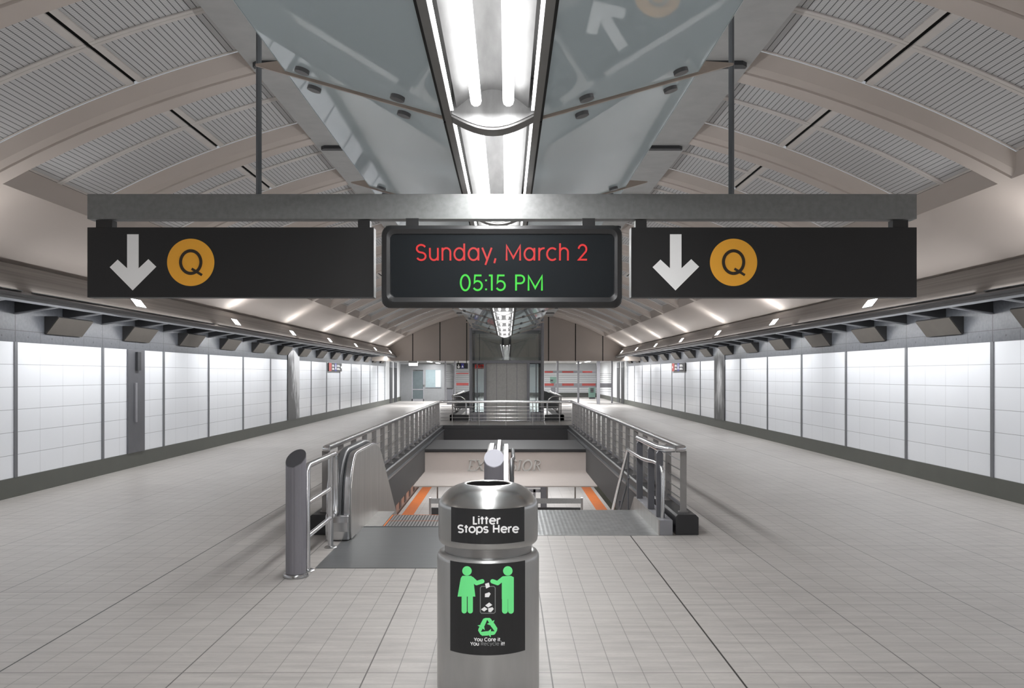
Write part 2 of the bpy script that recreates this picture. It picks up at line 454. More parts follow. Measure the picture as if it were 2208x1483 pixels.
# ------------------------------------------------------------------ the hall
CX = -.04                      # centre line of the hall
XL, XR = CX-6.6, CX+6.6
Y0, YG, YE = -9.0, 41.2, 62.0  # back of what is built, gable, end of the far lobby
OX0, OX1, OY0, OY1 = -1.80, 1.735, 8.6, 23.72     # opening in the floor
def vz(x):                     # vault height above the floor at distance x from the centre line
    return H-7.82+math.sqrt(121-(abs(x)+.4)**2)

# floor slab round the stair opening
mb = MB()
mb.box(XL-.2, OX0, Y0, YE, -.45, 0); mb.box(OX1, XR+.2, Y0, YE, -.45, 0)
mb.box(OX0, OX1, Y0, OY0, -.45, 0); mb.box(OX0, OX1, OY1, YE, -.45, 0)
struct('floor', mb, M['floor'])

for s in (-1, 1):
    X = CX+6.6*s; nm = SIDE[s]; o_ = X+.25*s
    mb = MB()
    mb.box(X, o_, Y0, 46.0, .0, 2.09, 0)
    mb.box(X-.004*s, o_, Y0, 46.0, 2.09, 3.2, 1)
    # white end piece with two tall dark door leaves beyond the tiled panels
    mb.box(X, o_, 46.0, YE, .0, 3.2, 2)
    struct('wall_'+nm, mb, [M['enamel'], M['wall_grey'], M['enamel_plain']])
    struct('baseboard_'+nm, MB().box(X-.012*s, X, Y0, YE, 0, .26), M['base'])
    mb = MB()
    k = -8
    while 11.33+2.445*k < 46.1:
        y = 11.33+2.445*k; k += 1
        mb.box(X-.018*s, X-.001*s, y-.035, y+.035, .26, 2.09)
    struct('trim_%d' % (1 if s < 0 else 2), mb, M['joint'])
    # cornice: concrete band that faces the hall and tilts up, steel nose below it
    prof = [(CX+s*5.40, H+.929), (CX+s*5.667, H+1.273), (CX+s*5.80, H+1.273), (CX+s*5.80, H+.929)]
    struct('trim_%d' % (3 if s < 0 else 4), MB().prism(prof, 'y', Y0, YG, 0), M['band'])
    nose = [(5.40,.929),(5.375,.915),(5.36,.895),(5.372,.872),(5.365,.855),(5.38,.832),(5.42,.82),(5.50,.822),(5.80,.90),(5.80,.929)]
    struct('trim_%d' % (5 if s < 0 else 6), MB().prism([(CX+s*a, H+b) for a, b in nose], 'y', Y0, YG-.01, 0), M['nose'], smooth=True)

# ceiling: shallow vault with a row of coffers each side of a flat spine
XS, XJ, XC, XE = 2.29, 3.35, 4.84, 5.80     # spine edge, joint, coffer foot, cornice
DC = .16
PIT = 2.2; RB = 5.545                       # rib pitch and first rib
CXC = -.065
mb = MB()
def arcx(a, b, n): return [a+(b-a)*i/n for i in range(n+1)]
bays = [k for k in range(-6, 17)]
for s in (-1, 1):
    pr = [(CXC+s*x, vz(x)) for x in arcx(XC, XE, 4)]
    mb.sheet(pr, Y0, YG+.1, 0, 1)
    xs = arcx(XS, XC, 12)
    for k in bays:
        a = RB+PIT*k; b = a+PIT
        if a > YG: break
        def S_(x, y, d): return (CXC+s*x, y, vz(x)+d)
        for i in range(12):
            u, v = xs[i], xs[i+1]
            # near face (slopes), moulded nose, underside, far face, back of coffer
            for (p0, d0, p1, d1) in ((0, DC, .10, .05), (.10, .05, .175, .012), (.175, .012, .177, .032), (.177, .032, .192, .032), (.192, .032, .20, 0)):
                mb.quad(S_(u,a+p0,d0), S_(v,a+p0,d0), S_(v,a+p1,d1), S_(u,a+p1,d1))
            mb.quad(S_(u,a+.20,0), S_(v,a+.20,0), S_(v,a+.42,0), S_(u,a+.42,0))
            mb.quad(S_(u,a+.42,0), S_(v,a+.42,0), S_(v,a+.42,DC+.03), S_(u,a+.42,DC+.03))
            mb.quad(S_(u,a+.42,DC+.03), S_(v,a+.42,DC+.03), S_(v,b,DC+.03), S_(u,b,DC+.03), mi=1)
        mb.quad(S_(XC,a+.42,0), S_(XC,b+.2,0), S_(XC-.075,b,DC+.005), S_(XC-.075,a+.42,DC+.005))
    mb.quad((CXC+s*XS, Y0, vz(XS)), (CXC+s*XS, YG+.1, vz(XS)), (CXC+s*XS, YG+.1, vz(XS)+DC+.03), (CXC+s*XS, Y0, vz(XS)+DC+.03))
struct('ceiling', mb, [M['vault'], M['void']], smooth=False)
# flat grey spine, with a raised edge lip each side
ZS = vz(XS)
mb = MB(); mb.box(CXC-XS, CXC+XS, Y0, YG+.1, ZS-.02, ZS+.12)
struct('trim_7', mb, M['spine'])
# dark cross slots of the spine
k = 0
for i in range(-3, 12):
    y = 7.56+2.80*i
    r = thing('spine_bracket', 'short dark bar across the grey ceiling spine, %s from the camera end' % ORD[i+4], 'bracket', (CXC, y, ZS-.05), 'dark brackets across the ceiling spine')
    for s in (-1, 1):
        MB().prism([(CXC+s*1.35, y-.0), (CXC+s*(XS-.10), y), (CXC+s*(XS-.05), y+.05), (CXC+s*(XS-.05), y+.10), (CXC+s*1.35, y+.10)], 'z', ZS-.06, ZS-.015).build('bar', M['fin'], r)

# perforated panels in the coffers: four to a bay, made once per kind and copied down the hall
def curved_panel(s, xa, xb, ya, yb, base):
    """mesh sheet and pale frame of one ceiling panel, relative to the bay start"""
    n = 8; xs = arcx(xa, xb, n); z = lambda x: vz(x)+DC+.012
    mesh = MB(); L = 0
    for i in range(n):
        u, v = xs[i], xs[i+1]; l2 = L+math.hypot(v-u, z(v)-z(u))
        q = [(CXC+s*u, base+ya, z(u)), (CXC+s*v, base+ya, z(v)), (CXC+s*v, base+yb, z(v)), (CXC+s*u, base+yb, z(u))]
        mesh.quad(*q, uv=[(L, 0), (l2, 0), (l2, yb-ya), (L, yb-ya)])
        top = [(p[0], p[1], p[2]+.006) for p in q]; mesh.quad(*top[::-1], uv=[(0, 0)]*4)
        L = l2
    fr = MB()
    def strip(x0, x1, y0, y1, d, n_=6):
        xx = arcx(x0, x1, n_)
        for i in range(n_):
            u, v = xx[i], xx[i+1]
            a = [(CXC+s*u, base+y0, z(u)-d), (CXC+s*v, base+y0, z(v)-d), (CXC+s*v, base+y1, z(v)-d), (CXC+s*u, base+y1, z(u)-d)]
            b = [(p[0], p[1], p[2]+d-.001) for p in a]
            fr.quad(*a); fr.quad(a[0], a[1], b[1], b[0]); fr.quad(a[3], a[2], b[2], b[3])
            if i == 0: fr.quad(a[0], a[3], b[3], b[0])
            if i == n_-1: fr.quad(a[1], a[2], b[2], b[1])
    inner_j = .055 if xb < XJ+.01 else .012     # wide strip along the joint
    if xb < XJ: strip(xb-.055, xb, ya, yb, .012, 1); strip(xa, xa+.012, ya, yb, .008, 1)
    else: strip(xa, xa+.06, ya, yb, .012, 1); strip(xb-.02, xb, ya, yb, .008, 1)
    if ya < .6: strip(xa, xb, yb-.045, yb, .014); strip(xa, xb, ya, ya+.02, .008)
    else: strip(xa, xb, ya, ya+.045, .014); strip(xa, xb, yb-.025, yb, .008)
    return mesh, fr
protos = {}
YM = (.42+PIT)/2
for s in (-1, 1):
    for (ix, xa, xb) in ((0, XS+.01, XJ-.018), (1, XJ+.018, XC-.08)):
        for (iy, ya, yb) in ((0, .43, YM-.002), (1, YM+.002, PIT-.01)):
            base = RB+PIT*bays[0]
            loc = (CXC+s*(xa+xb)/2, base, vz((xa+xb)/2)+DC)
            r = thing('ceiling_panel', '', 'ceiling panel', loc)
            a, b = curved_panel(s, xa, xb, ya, yb, base)
            a.build('perforated_sheet', M['mesh'], r); b.build('edge_frame', M['trimlight'], r)
            protos[(s, ix, iy)] = r
first = True
for k in bays:
    if RB+PIT*(k+1) > YG+.3: break
    for (s, ix, iy), r0 in protos.items():
        r = r0 if k == bays[0] else copy_tree(r0)
        r.location.y = RB+PIT*k
        n = k-bays[0]+1
        pos = ('near half' if iy == 0 else 'far half', 'grey spine' if ix == 0 else 'plaster haunch')
        vis = '%s bay %s the sign' % (ORD[k+1] if k >= 0 else ORD[-k], 'beyond' if k >= 0 else 'before')
        r['label'] = '%s vault perforated panel by the %s, %s, %s' % (SIDE[s], pos[1], pos[0], vis)
        r['group'] = 'perforated panels by the %s of the %s vault' % (pos[1], SIDE[s])

# gable wall over the far lobby
mb = MB(); yg = YG
pts = [(x, vz(abs(x))) for x in arcx(-5.76, 5.76, 40)]
poly = [(CX-6.7, 2.31), (CX+6.7, 2.31), (CX+6.7, 3.2), (CX+5.8, 3.2)]+[(CXC+x, z+.1) for x, z in pts[::-1]]+[(CX-5.8, 3.2), (CX-6.7, 3.2)]
mb.prism(poly, 'y', yg, yg+.25)
struct('wall_back', mb, M['gable'])
mb = MB()
for px in (890, 948.7, 1006.5, 1013, 1182.9, 1241, 1299.8):
    x = sx(px, yg); top = vz(min(5.7, abs(x-CXC)))
    mb.box(x-.022, x+.022, yg-.006, yg+.01, 2.31, top)
struct('trim_8', mb, M['void'])
struct('trim_9', MB().box(XL, XR, Y0, YG, 3.05, 3.2), M['recess']) if False else None
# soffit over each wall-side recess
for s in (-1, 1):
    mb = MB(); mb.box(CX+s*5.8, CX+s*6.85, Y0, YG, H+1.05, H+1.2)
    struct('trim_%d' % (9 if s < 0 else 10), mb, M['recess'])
# lobby ceiling beyond the gable
struct('trim_11', MB().box(XL-.2, XR+.2, YG+.25, YE, 2.42, 2.6), M['spine'])
# far wall and the wall behind the camera
struct('wall_front', MB().box(XL-.2, XR+.2, YE, YE+.2, 0, 2.6), M['enamel_plain'])
struct('baseboard_front', MB().box(XL, XR, YE-.02, YE, 0, .3), M['base'])
mb = MB(); mb.prism([(CX-6.8, 0), (CX+6.8, 0), (CX+6.8, 3.2), (CX+5.8, 3.2)]+[(CXC+x, z+.15) for x, z in pts[::-1]]+[(CX-5.8, 3.2), (CX-6.8, 3.2)], 'y', Y0-.2, Y0)
struct('trim_12', mb, M['gable'])

# fins under the recess soffit
for s in (-1, 1):
    r0 = None
    for k in range(-3, 29):
        y = 11.33+1.2225*k
        if y > YG-.3: break
        if r0 is None:
            r0 = r = thing('soffit_fin', '', 'fin', (CX+s*6.2, y, 2.6), 'grey fins below the %s soffit' % SIDE[s])
            prof = [(CX+s*6.59, H+.83), (CX+s*5.83, H+.945), (CX+s*5.83, H+1.05), (CX+s*6.59, H+1.05)]
            MB().prism(prof, 'y', y-.02, y+.02).build('fin_plate', M['fin'], r)
            lip = [(CX+s*6.59, H+.812), (CX+s*5.83, H+.927), (CX+s*5.83, H+.944), (CX+s*6.59, H+.829)]
            MB().prism(lip, 'y', y-.035, y+.035).build('bottom_flange', M['finlip'], r)
        else: r = copy_tree(r0)
        r.location.y = y
        r['label'] = 'thin grey soffit fin above the %s wall, %s from the camera end' % (SIDE[s], ORD[k+4])

# wall-washer boxes, one to each wall panel
for s in (-1, 1):
    r0 = None; W = CX+6.6*s-.005*s
    for k in range(-1, 14):
        y = 11.33+2.445*k+1.22
        if y > 45: break
        if r0 is None:
            r0 = r = thing('wall_washer', '', 'wall light', (W, y, 2.36), 'wedge shaped wall lights over the %s wall' % SIDE[s])
            prof = [(W, 2.245), (W-.02*s, 2.235), (W-.20*s, 2.47), (W-.185*s, 2.485), (W, 2.485)]
            MB().prism(prof, 'y', y-.51, y+.51).build('housing', M['washer_side'], r, bevel=.004)
            fc = [(W-.024*s, 2.232), (W-.030*s, 2.238), (W-.206*s, 2.468), (W-.200*s, 2.474)]
            MB().prism([(W-.031*s, 2.230), (W-.208*s, 2.463), (W-.202*s, 2.467), (W-.025*s, 2.234)], 'y', y-.50, y+.50).build('front_cover', M['washer'], r)
        else: r = copy_tree(r0)
        r.location.y = y
        r['label'] = 'taupe wedge shaped wall light high on the %s wall, %s from the camera end' % (SIDE[s], ORD[k+2])

# uplights let into the cornice band
UX, UZ = 5.508, 1.068
for s in (-1, 1):
    r0 = None
    for k in range(-4, 7):
        y = 12.63+4.55*k
        if r0 is None:
            r0 = r = thing('cornice_uplight', '', 'recessed light', (CX+s*UX, y, H+UZ), 'recessed lights in the %s cornice band' % SIDE[s])
            t = Vector((1*s, 0, 1.29)).normalized(); nrm = Vector((-1.29*s, 0, 1)).normalized()
            c0 = Vector((CX+s*UX, y, H+UZ))
            def q(w, hl, d): return [tuple(c0+t*a*w+nrm*d+Vector((0, b*hl, 0))) for a, b in ((-1,-1),(1,-1),(1,1),(-1,1))]
            a, b = q(.085, .185, .0), q(.085, .185, .006)
            f = MB(); f.quad(*b); [f.quad(a[i], a[(i+1) % 4], b[(i+1) % 4], b[i]) for i in range(4)]
            f.build('frame', M['fixframe'], r)
            f = MB(); f.quad(*q(.072, .172, .0075)); f.build('lens', M['lens'], r)
            ld = bpy.data.lights.new('uplight_lamp', 'AREA'); ld.shape = 'RECTANGLE'; ld.size = .30; ld.size_y = .12; ld.energy = .45; ld.spread = R(90); ld.color = (1, .985, .96)
            lo = bpy.data.objects.new('uplight_lamp', ld); COL.objects.link(lo); lo.parent = r
            dr = Vector((-.62*s, .0, 1)).normalized()
            lo.location = tuple(nrm*.03); lo.rotation_euler = dr.to_track_quat('-Z', 'Y').to_euler()
            lo.rotation_euler = (dr.to_track_quat('-Z', 'X')).to_euler()
            ld = bpy.data.lights.new('uplight_glow', 'AREA'); ld.shape = 'RECTANGLE'; ld.size = .30; ld.size_y = .12; ld.energy = 3.2; ld.color = (1, .985, .97)
            lo = bpy.data.objects.new('uplight_glow', ld); COL.objects.link(lo); lo.parent = r
            dr = Vector((-.9*s, .0, 1)).normalized(); lo.location = tuple(nrm*.02); lo.rotation_euler = (dr.to_track_quat('-Z', 'X')).to_euler()
        else: r = copy_tree(r0)
        r.location.y = y
        r['label'] = 'small bright rectangular light in the %s cornice band, %s from the camera end' % (SIDE[s], ORD[k+5])

# slim fill lights added on the cornice lip to brighten the vault haunch
for s in (-1, 1):
    for k in range(8):
        y = -6+6.2*k
        r = thing('lip_light', 'slim strip light on the %s cornice lip, %s from the camera end' % (SIDE[s], ORD[k+1]), 'strip light', (CX+s*5.385, y, H+.93), 'strip lights on the %s cornice lip' % SIDE[s])
        MB().box(CX+s*5.376, CX+s*5.398, y-3.0, y+3.0, H+.929, H+.938).build('housing', M['nose'], r)
        ld = bpy.data.lights.new('lip_tube', 'AREA'); ld.shape = 'RECTANGLE'; ld.size = .018; ld.size_y = 5.9; ld.energy = 4.5
        lo = bpy.data.objects.new('lip_tube', ld); COL.objects.link(lo); lo.parent = r; lo.location = (.002*s, 0, .011); lo.rotation_euler = (math.pi, 0, 0)

# unseen linear lamps added behind the cornice to wash the walls
for s in (-1, 1):
    for k in range(7):
        y = 1.0+6.5*k
        r = thing('cove_lamp', 'long cove lamp hidden behind the %s cornice, %s from the camera end' % (SIDE[s], ORD[k+1]), 'cove light', (CX+s*5.86, y, 2.50), 'cove lamps behind the %s cornice' % SIDE[s])
        MB().box(CX+s*5.805, CX+s*5.86, y-2.9, y+2.9, 2.535, 2.575).build('housing', M['fin'], r)
        ld = bpy.data.lights.new('cove_tube', 'AREA'); ld.shape = 'RECTANGLE'; ld.size = 5.8; ld.size_y = .03; ld.energy = 34; ld.spread = R(170)
        lo = bpy.data.objects.new('cove_tube', ld); COL.objects.link(lo); lo.parent = r
        dr = Vector((.42*s, 0, -1)).normalized()
        lo.location = (0.005*s, 0, .028); lo.rotation_euler = dr.to_track_quat('-Z', 'Y').to_euler()
        # long side along Y
        zax = -dr; xax = Vector((0, 1, 0)); yax = zax.cross(xax)
        from mathutils import Matrix
        lo.rotation_euler = Matrix((xax, yax, zax)).transposed().to_euler()

# ------------------------------------------------------------------ light spine: fixtures and glass wings
SEAM = 3.986; SP = 2.44
GXL, GXR, GZ = -.289, .156, H+1.22          # inner edges of the wings
SL = .283
XO_L, XO_R = -1.047, .903                    # outer glass edges
XT_L, XT_R = -1.192, 1.075                   # bracket tips
FC = (GXL+GXR)/2
def wing(x, s):
    return GZ+SL*((GXL-x) if s < 0 else (x-GXR))
ks = list(range(-4, 9))
base = SEAM+SP*ks[0]
# fixture prototype (spans base .. base+SP)
r0 = thing('ceiling_light', '', 'ceiling light', (FC, base, GZ+.05), 'fluorescent lights along the ceiling spine')
hw = (GXR-GXL)/2
f = MB()
for s in (-1, 1):
    f.box(FC+s*hw, FC+s*(hw-.012), base, base+SP, GZ-.03, GZ+.16)      # outer web
    f.box(FC+s*hw, FC+s*(hw-.032), base, base+SP, GZ-.03, GZ-.018)     # bottom flange
f.box(FC-hw, FC+hw, base, base+SP, GZ+.15, GZ+.165)
f.build('housing', M['fixframe'], r0)
f = MB(); n = 14
pr = [(FC+(-.165+.33*i/n), GZ+.01+.085*math.sin(math.pi*i/n)) for i in range(n+1)]
f.sheet(pr, base+.01, base+SP-.11)
f.sheet([(a, b+.006) for a, b in pr], base+.01, base+SP-.11)
f.build('reflector', M['reflector'], r0, smooth=True)
for s in (-1, 1):
    f = MB(); f.tube([(FC+s*.073, base+.06, GZ+.012), (FC+s*.073, base+SP-.20, GZ+.012)], .025, 10); f.build('lamp_tube', M['tube'], r0, smooth=True)
    f = MB(); f.box(FC+s*.178, FC+s*.192, base+.03, base+SP-.14, GZ-.012, GZ-.004); f.build('side_strip', M['strip'], r0)
    if s < 0:
        MB().box(FC-.06, FC+.06, base+.1, base+SP-.1, GZ+.166, GZ+.19).build('uplight_tray', M['fixframe'], r0)  # unseen tray and upward lamp, added to fill the vault with even light
        ld = bpy.data.lights.new('indirect_light', 'AREA'); ld.shape = 'RECTANGLE'; ld.size = .10; ld.size_y = SP-.3; ld.energy = 9
        lo = bpy.data.objects.new('indirect_light', ld); COL.objects.link(lo); lo.parent = r0; lo.location = (0, SP/2, .145); lo.rotation_euler = (math.pi, 0, 0)
    ld = bpy.data.lights.new('tube_light', 'AREA'); ld.shape = 'RECTANGLE'; ld.size = .03; ld.size_y = SP-.3; ld.energy = 12
    lo = bpy.data.objects.new('tube_light', ld); COL.objects.link(lo); lo.parent = r0; lo.location = (s*.073, (SP-.14)/2, -.062)
# basket rib at the far end of each section
arcp = [(FC-.19+.38*i/16, GZ-.028-.062*math.sin(math.pi*i/16)) for i in range(17)]
f = MB(); f.prism(arcp+[(FC+.19, GZ+.145), (FC-.19, GZ+.145)], 'y', base+SP-.105, base+SP-.0); f.build('end_rib', M['fixframe'], r0)
f = MB(); f.prism([(x, z+.012) for x, z in arcp]+[(FC+.165, GZ+.10), (FC-.165, GZ+.10)], 'y', base+SP-.112, base+SP-.105); f.build('end_plate', M['reflector'], r0)
for i, k in enumerate(ks):
    r = r0 if i == 0 else copy_tree(r0)
    r.location.y = SEAM+SP*k
    r['label'] = 'twin tube fluorescent light section in the ceiling spine, %s from the camera end' % ORD[i+1]
for s in (-1, 1):
    xi, xo, xt = (GXL, XO_L, XT_L) if s < 0 else (GXR, XO_R, XT_R)
    r0 = thing('glass_wing', '', 'glass panel', ((xi+xo)/2, base, GZ+.1), 'blue-grey glass wings on the %s of the lights' % SIDE[s])
    g0, g1 = base+.012, base+SP-.012
    a = [(xi+s*.012, wing(xi+s*.012, s)), (xo, wing(xo, s)), (xo, wing(xo, s)+.012), (xi+s*.012, wing(xi+s*.012, s)+.012)]
    MB().prism(a, 'y', g0, g1).build('glass_sheet', M['glass'], r0)
    MB().prism([(xo+s*.003, wing(xo, s)-.001), (xo+s*.006, wing(xo, s)+.013), (xo+s*.0005, wing(xo, s)+.013), (xo+s*.0005, wing(xo, s)-.001)], 'y', g0, g1).build('polished_edge', M['glassedge'], r0)
    for yy in (g0+.11, g1-.11):
        for t in (.28, .86):
            x = xi+(xo-xi)*t; z = wing(x, s); nrm = Vector((s*SL, 0, -1)).normalized()
            c0 = Vector((x, yy, z)); f = MB(); f.tube([c0, c0+nrm*.018], .034, 18); f.build('glass_fixing', M['disc'], r0, smooth=True)
    # bracket blade at the seam
    yb = base+SP
    bl = [(xi+s*.004, wing(xi, s)-.012), (xt, wing(xt, s)-.012), (xt, wing(xt, s)-.004), (xo+s*.01, wing(xo, s)+.055), (xi+s*.004, wing(xi, s)+.06)]
    MB().prism(bl, 'y', yb-.008, yb+.006).build('bracket_blade', M['finbeige'], r0)
    # dark gasket between fixture and glass
    MB().box(xi+s*.001, xi+s*.012, base+.012, base+SP-.014, GZ-.022, GZ+.02).build('gasket', M['void'], r0)
    for i, k in enumerate(ks):
        r = r0 if i == 0 else copy_tree(r0)
        r.location.y = SEAM+SP*k
        r['label'] = 'blue-grey glass wing on the %s of the light spine, %s from the camera end' % (SIDE[s], ORD[i+1])

# ------------------------------------------------------------------ hanging sign in the foreground
YS = 5.13
r = thing('sign_beam', 'wide galvanised steel beam hung on two rods across the light spine', 'beam', P(1082.5, 445, YS))
f = MB(); x0, z1 = P(188, 418, YS)[0], P(188, 418, YS)[2]; x1, z0 = P(1977, 472, YS)[0], P(1977, 472, YS)[2]
f.box(x0, x1, YS, YS+.09, z0, z1).build('beam', M['beam'], r, bevel=.002)
for px in (558, 1577):
    f = MB(); x = sx(px, YS+.045); f.tube([(x, YS+.045, z1), (x, YS+.045, ZS-.02)], .018, 8); f.build('hanger_rod', M['rod'], r, smooth=True)
ARROW = [(391,331),(470,331),(470,562),(536,500),(590,552),(429,713),(273,555),(327,503),(391,562)]
def s7(p, dx=0): return (150+p[0]/3.154+dx, 400+p[1]/3.154)
def platform_sign(dx, xa, xb, brks, label):
    Yf = YS-.005
    r = thing('hanging_sign', label, 'sign', P((xa+xb)/2, 565, Yf), 'black direction signs under the beam')
    X0, X1 = sx(xa, Yf), sx(xb, Yf); Z0, Z1 = sz(641, Yf), sz(490, Yf)
    MB().box(X0, X1, Yf, Yf+.085, Z0, Z1).build('sign_box', M['black'], r, bevel=.002)
    lip = MB().box(X0+.004, X1-.004, Yf-.004, Yf+.002, Z0, Z0+.007); lip.build('bottom_lip', M['bezel'], r)
    f = MB(); flat_art(f, [[s7(p, dx) for p in ARROW]], Yf-.003); f.build('arrow', M['signwhite'], r)
    f = MB(); flat_art(f, [[s7(p, dx) for p in circ(824, 522, 161, n=64)]], Yf-.003); d = f.build('route_disc', M['yellow'], r)
    f = MB()
    q = ribbon(arc(824, 520, 69, 77, 0, 360, 48), 21)+ribbon([(830, 565), (901, 609)], 17)
    flat_art(f, [[s7(p, dx) for p in a] for a in q], Yf-.005); f.build('route_letter', M['qblack'], d)
    for a, b in brks:
        MB().box(sx(a, Yf), sx(b, Yf), Yf+.01, Yf+.075, sz(474, YS), sz(472, YS)-.055).build('hanger_bracket', M['bezel'], r)
platform_sign(0, 188, 806, ((205, 240), (771, 797)), 'black sign with white down arrow and yellow Q disc, left of the clock display')
platform_sign(1170.5, 1361, 1977, ((1371, 1395), (1927, 1960)), 'black sign with white down arrow and yellow Q disc, right of the clock display')
# display
YD = 5.06
r = thing('clock_display', 'black glass display hung between the two signs, showing red date and green time', 'display', P(1082, 575, YD))
def rrect(x0, x1, y0, y1, rad, n=6):
    out = []
    for cx, cy, a in ((x1-rad, y0+rad, -90), (x1-rad, y1-rad, 0), (x0+rad, y1-rad, 90), (x0+rad, y0+rad, 180)):
        out += [(cx+rad*math.cos(R(a+90*i/n)), cy+rad*math.sin(R(a+90*i/n))) for i in range(n+1)]
    return out
outer = rrect(822, 1342, 485, 664, 20); inner = rrect(841, 1325, 504, 641, 12)
f = MB(); n = len(outer); o = 0
lay = [(rrect(842, 1324, 505, 640, 11), YD+.040), (inner, YD-.002), (rrect(834, 1331, 494, 651, 17), YD-.012), (rrect(824, 1340, 487, 661, 20), YD+.0), (outer, YD+.014), (rrect(826, 1338, 487, 660, 20), YD+.13)]
for pts_, y in lay: f.v += [(P(a, b, YD)[0], y, P(a, b, YD)[2]) for a, b in pts_]
for l in range(len(lay)-1):
    for i in range(n):
        j = (i+1) % n; f.f.append((l*n+i, l*n+j, (l+1)*n+j, (l+1)*n+i)); f.mi.append(0)
f.f.append(tuple(range((len(lay)-1)*n, len(lay)*n))); f.mi.append(0)
f.build('housing', M['bezel'], r, smooth=True)
f = MB(); f.quad(*[(P(a, b, YD)[0], YD+.004+(b-504)/137*.030, P(a, b, YD)[2]) for a, b in inner]); scr = f.build('screen', M['screen'], r)
DT = 'Sunday, March 2'
f = MB(); flat_art(f, text_quads('Sunday', 896.5, 1266.7, 560, 526.5, 3.9, DT, 0), YD+.001, tilt=True); f.build('day_text', M['red_led'], scr)
f = MB(); flat_art(f, text_quads('March', 896.5, 1266.7, 560, 526.5, 3.9, DT, 8), YD+.001, tilt=True); f.build('month_text', M['red_led'], scr)
f = MB(); flat_art(f, text_quads('2', 896.5, 1266.7, 560, 526.5, 3.9, DT, 14), YD+.001, tilt=True); f.build('day_number', M['red_led'], scr)
f = MB(); flat_art(f, text_quads(',', 896.5, 1266.7, 560, 526.5, 3.9, DT, 6), YD+.001, tilt=True); f.build('comma', M['red_led'], scr)
f = MB(); flat_art(f, text_quads('05:15 PM', 991, 1171.7, 624.5, 591.5, 3.9), YD+.001, tilt=True); f.build('time_text', M['green_led'], scr)
for a, b in ((873, 901), (1257, 1285)):
    MB().box(sx(a, YD), sx(b, YD), YS-.02, YS+.0, sz(467, YD), sz(490, YD)).box(sx(a, YD), sx(b, YD), YS-.02, YS+.03, sz(484, YD), sz(490, YD)).build('hanger_bracket', M['bezel'], r)

# ------------------------------------------------------------------ litter bin
BX, BY, BR = -.098, 4.4, .2665
r = thing('litter_bin', 'tall round steel litter bin with domed lid and black labels, before the escalator', 'bin', (BX, BY, 0))
body = [(BR-.012, .0), (BR-.002, .012), (BR, .03), (BR, .70), (BR-.002, .715), (BR-.010, .728), (BR-.020, .733), (.228, .731)]
MB().lathe(body, BX, BY, 72, cap=False).build('body', M['can'], r, smooth=True)
MB().lathe([(.2277, .725), (.2277, .80)], BX, BY, 64, cap=False).build('neck', M['steel'], r, smooth=True)
lid = [(.2285, .787), (.240, .778), (.250, .780), (.257, .790), (.2605, .81), (.2605, .968), (.2600, .978), (.2575, .987), (.252, .998), (.244, 1.010), (.234, 1.023), (.221, 1.037), (.205, 1.050), (.188, 1.060), (.169, 1.069), (.148, 1.076), (.130, 1.080), (.120, 1.0815), (.115, 1.080), (.1125, 1.076)]
MB().lathe(lid, BX, BY, 72, cap=False).build('lid', M['lid'], r, smooth=True)
MB().lathe([(.1122, 1.0735), (.1122, .98), (.225, .95), (.225, .74), (.001, .74)], BX, BY, 48, cap=False).build('liner', M['void'], r)  # inside coloured near black so the opening looks dark
def on_can(cx, cy, rad):                      # crop pixel of the bin -> point on the cylinder
    px, py = 900+cx/2.544, 900+cy/2.544; a = (px-VX)/F; rr = rad
    # intersect the view ray in plan with the circle
    A = a*a+1; B = -2*(a*BX+BY); Cc = BX*BX+BY*BY-rr*rr
    D = max(0, B*B-4*A*Cc); y = (-B-math.sqrt(D))/(2*A)
    return (a*y, y, H-(py-VY)*y/F)
def clip(poly, x, keep_right):
    out = []
    for i, b in enumerate(poly):
        a = poly[i-1]; ia = (a[0] >= x) == keep_right; ib = (b[0] >= x) == keep_right
        if ia != ib:
            t = (x-a[0])/(b[0]-a[0]); out.append((x, a[1]+(b[1]-a[1])*t))
        if ib: out.append(b)
    return out
def can_polys(polys, rad):
    m = MB(); W_ = 7.0
    for i_, q in enumerate(polys):
        a = min(p[0] for p in q); b = max(p[0] for p in q)
        k = math.floor(a/W_)
        while k*W_ < b:
            c = clip(clip(list(q), k*W_, True), (k+1)*W_, False); k += 1
            if len(c) > 2: m.quad(*[on_can(u, v, rad+.00004*(i_ % 12)) for u, v in c])
    return m
def can_label(cx0, cx1, z0, z1, rad, name, parent, matl):
    pa, pb = on_can(cx0, 900, rad), on_can(cx1, 900, rad)
    ta, tb = math.atan2(pa[1]-BY, pa[0]-BX), math.atan2(pb[1]-BY, pb[0]-BX)
    if tb < ta: tb += 2*math.pi
    m = MB(); n = 28
    for i in range(n):
        u, v = ta+(tb-ta)*i/n, ta+(tb-ta)*(i+1)/n
        m.quad(*[(BX+rad*math.cos(t), BY+rad*math.sin(t), z) for t, z in ((u, z0), (v, z0), (v, z1), (u, z1))])
    return m.build(name, matl, parent, smooth=True)
l1 = can_label(185, 587, .813, .986, .2618, 'upper_label', r, M['label'])
l2 = can_label(180, 591, .267, .718, .2678, 'lower_label', r, M['label'])
ru, rl = .2624, .2684
q = text_quads('Litter', 304, 453, 583, 543.5, 8.8)+text_quads('Stops Here', 222, 554, 630, 590, 8.8)
can_polys(q, ru).build('white_lettering', M['lwhite'], l1)
def capsule(a, b, t, n=8):
    ang = math.degrees(math.atan2(b[1]-a[1], b[0]-a[0])); r_ = t/2
    return [(b[0]+r_*math.cos(R(ang-90+180*i/n)), b[1]+r_*math.sin(R(ang-90+180*i/n))) for i in range(n+1)]+[(a[0]+r_*math.cos(R(ang+90+180*i/n)), a[1]+r_*math.sin(R(ang+90+180*i/n))) for i in range(n+1)]
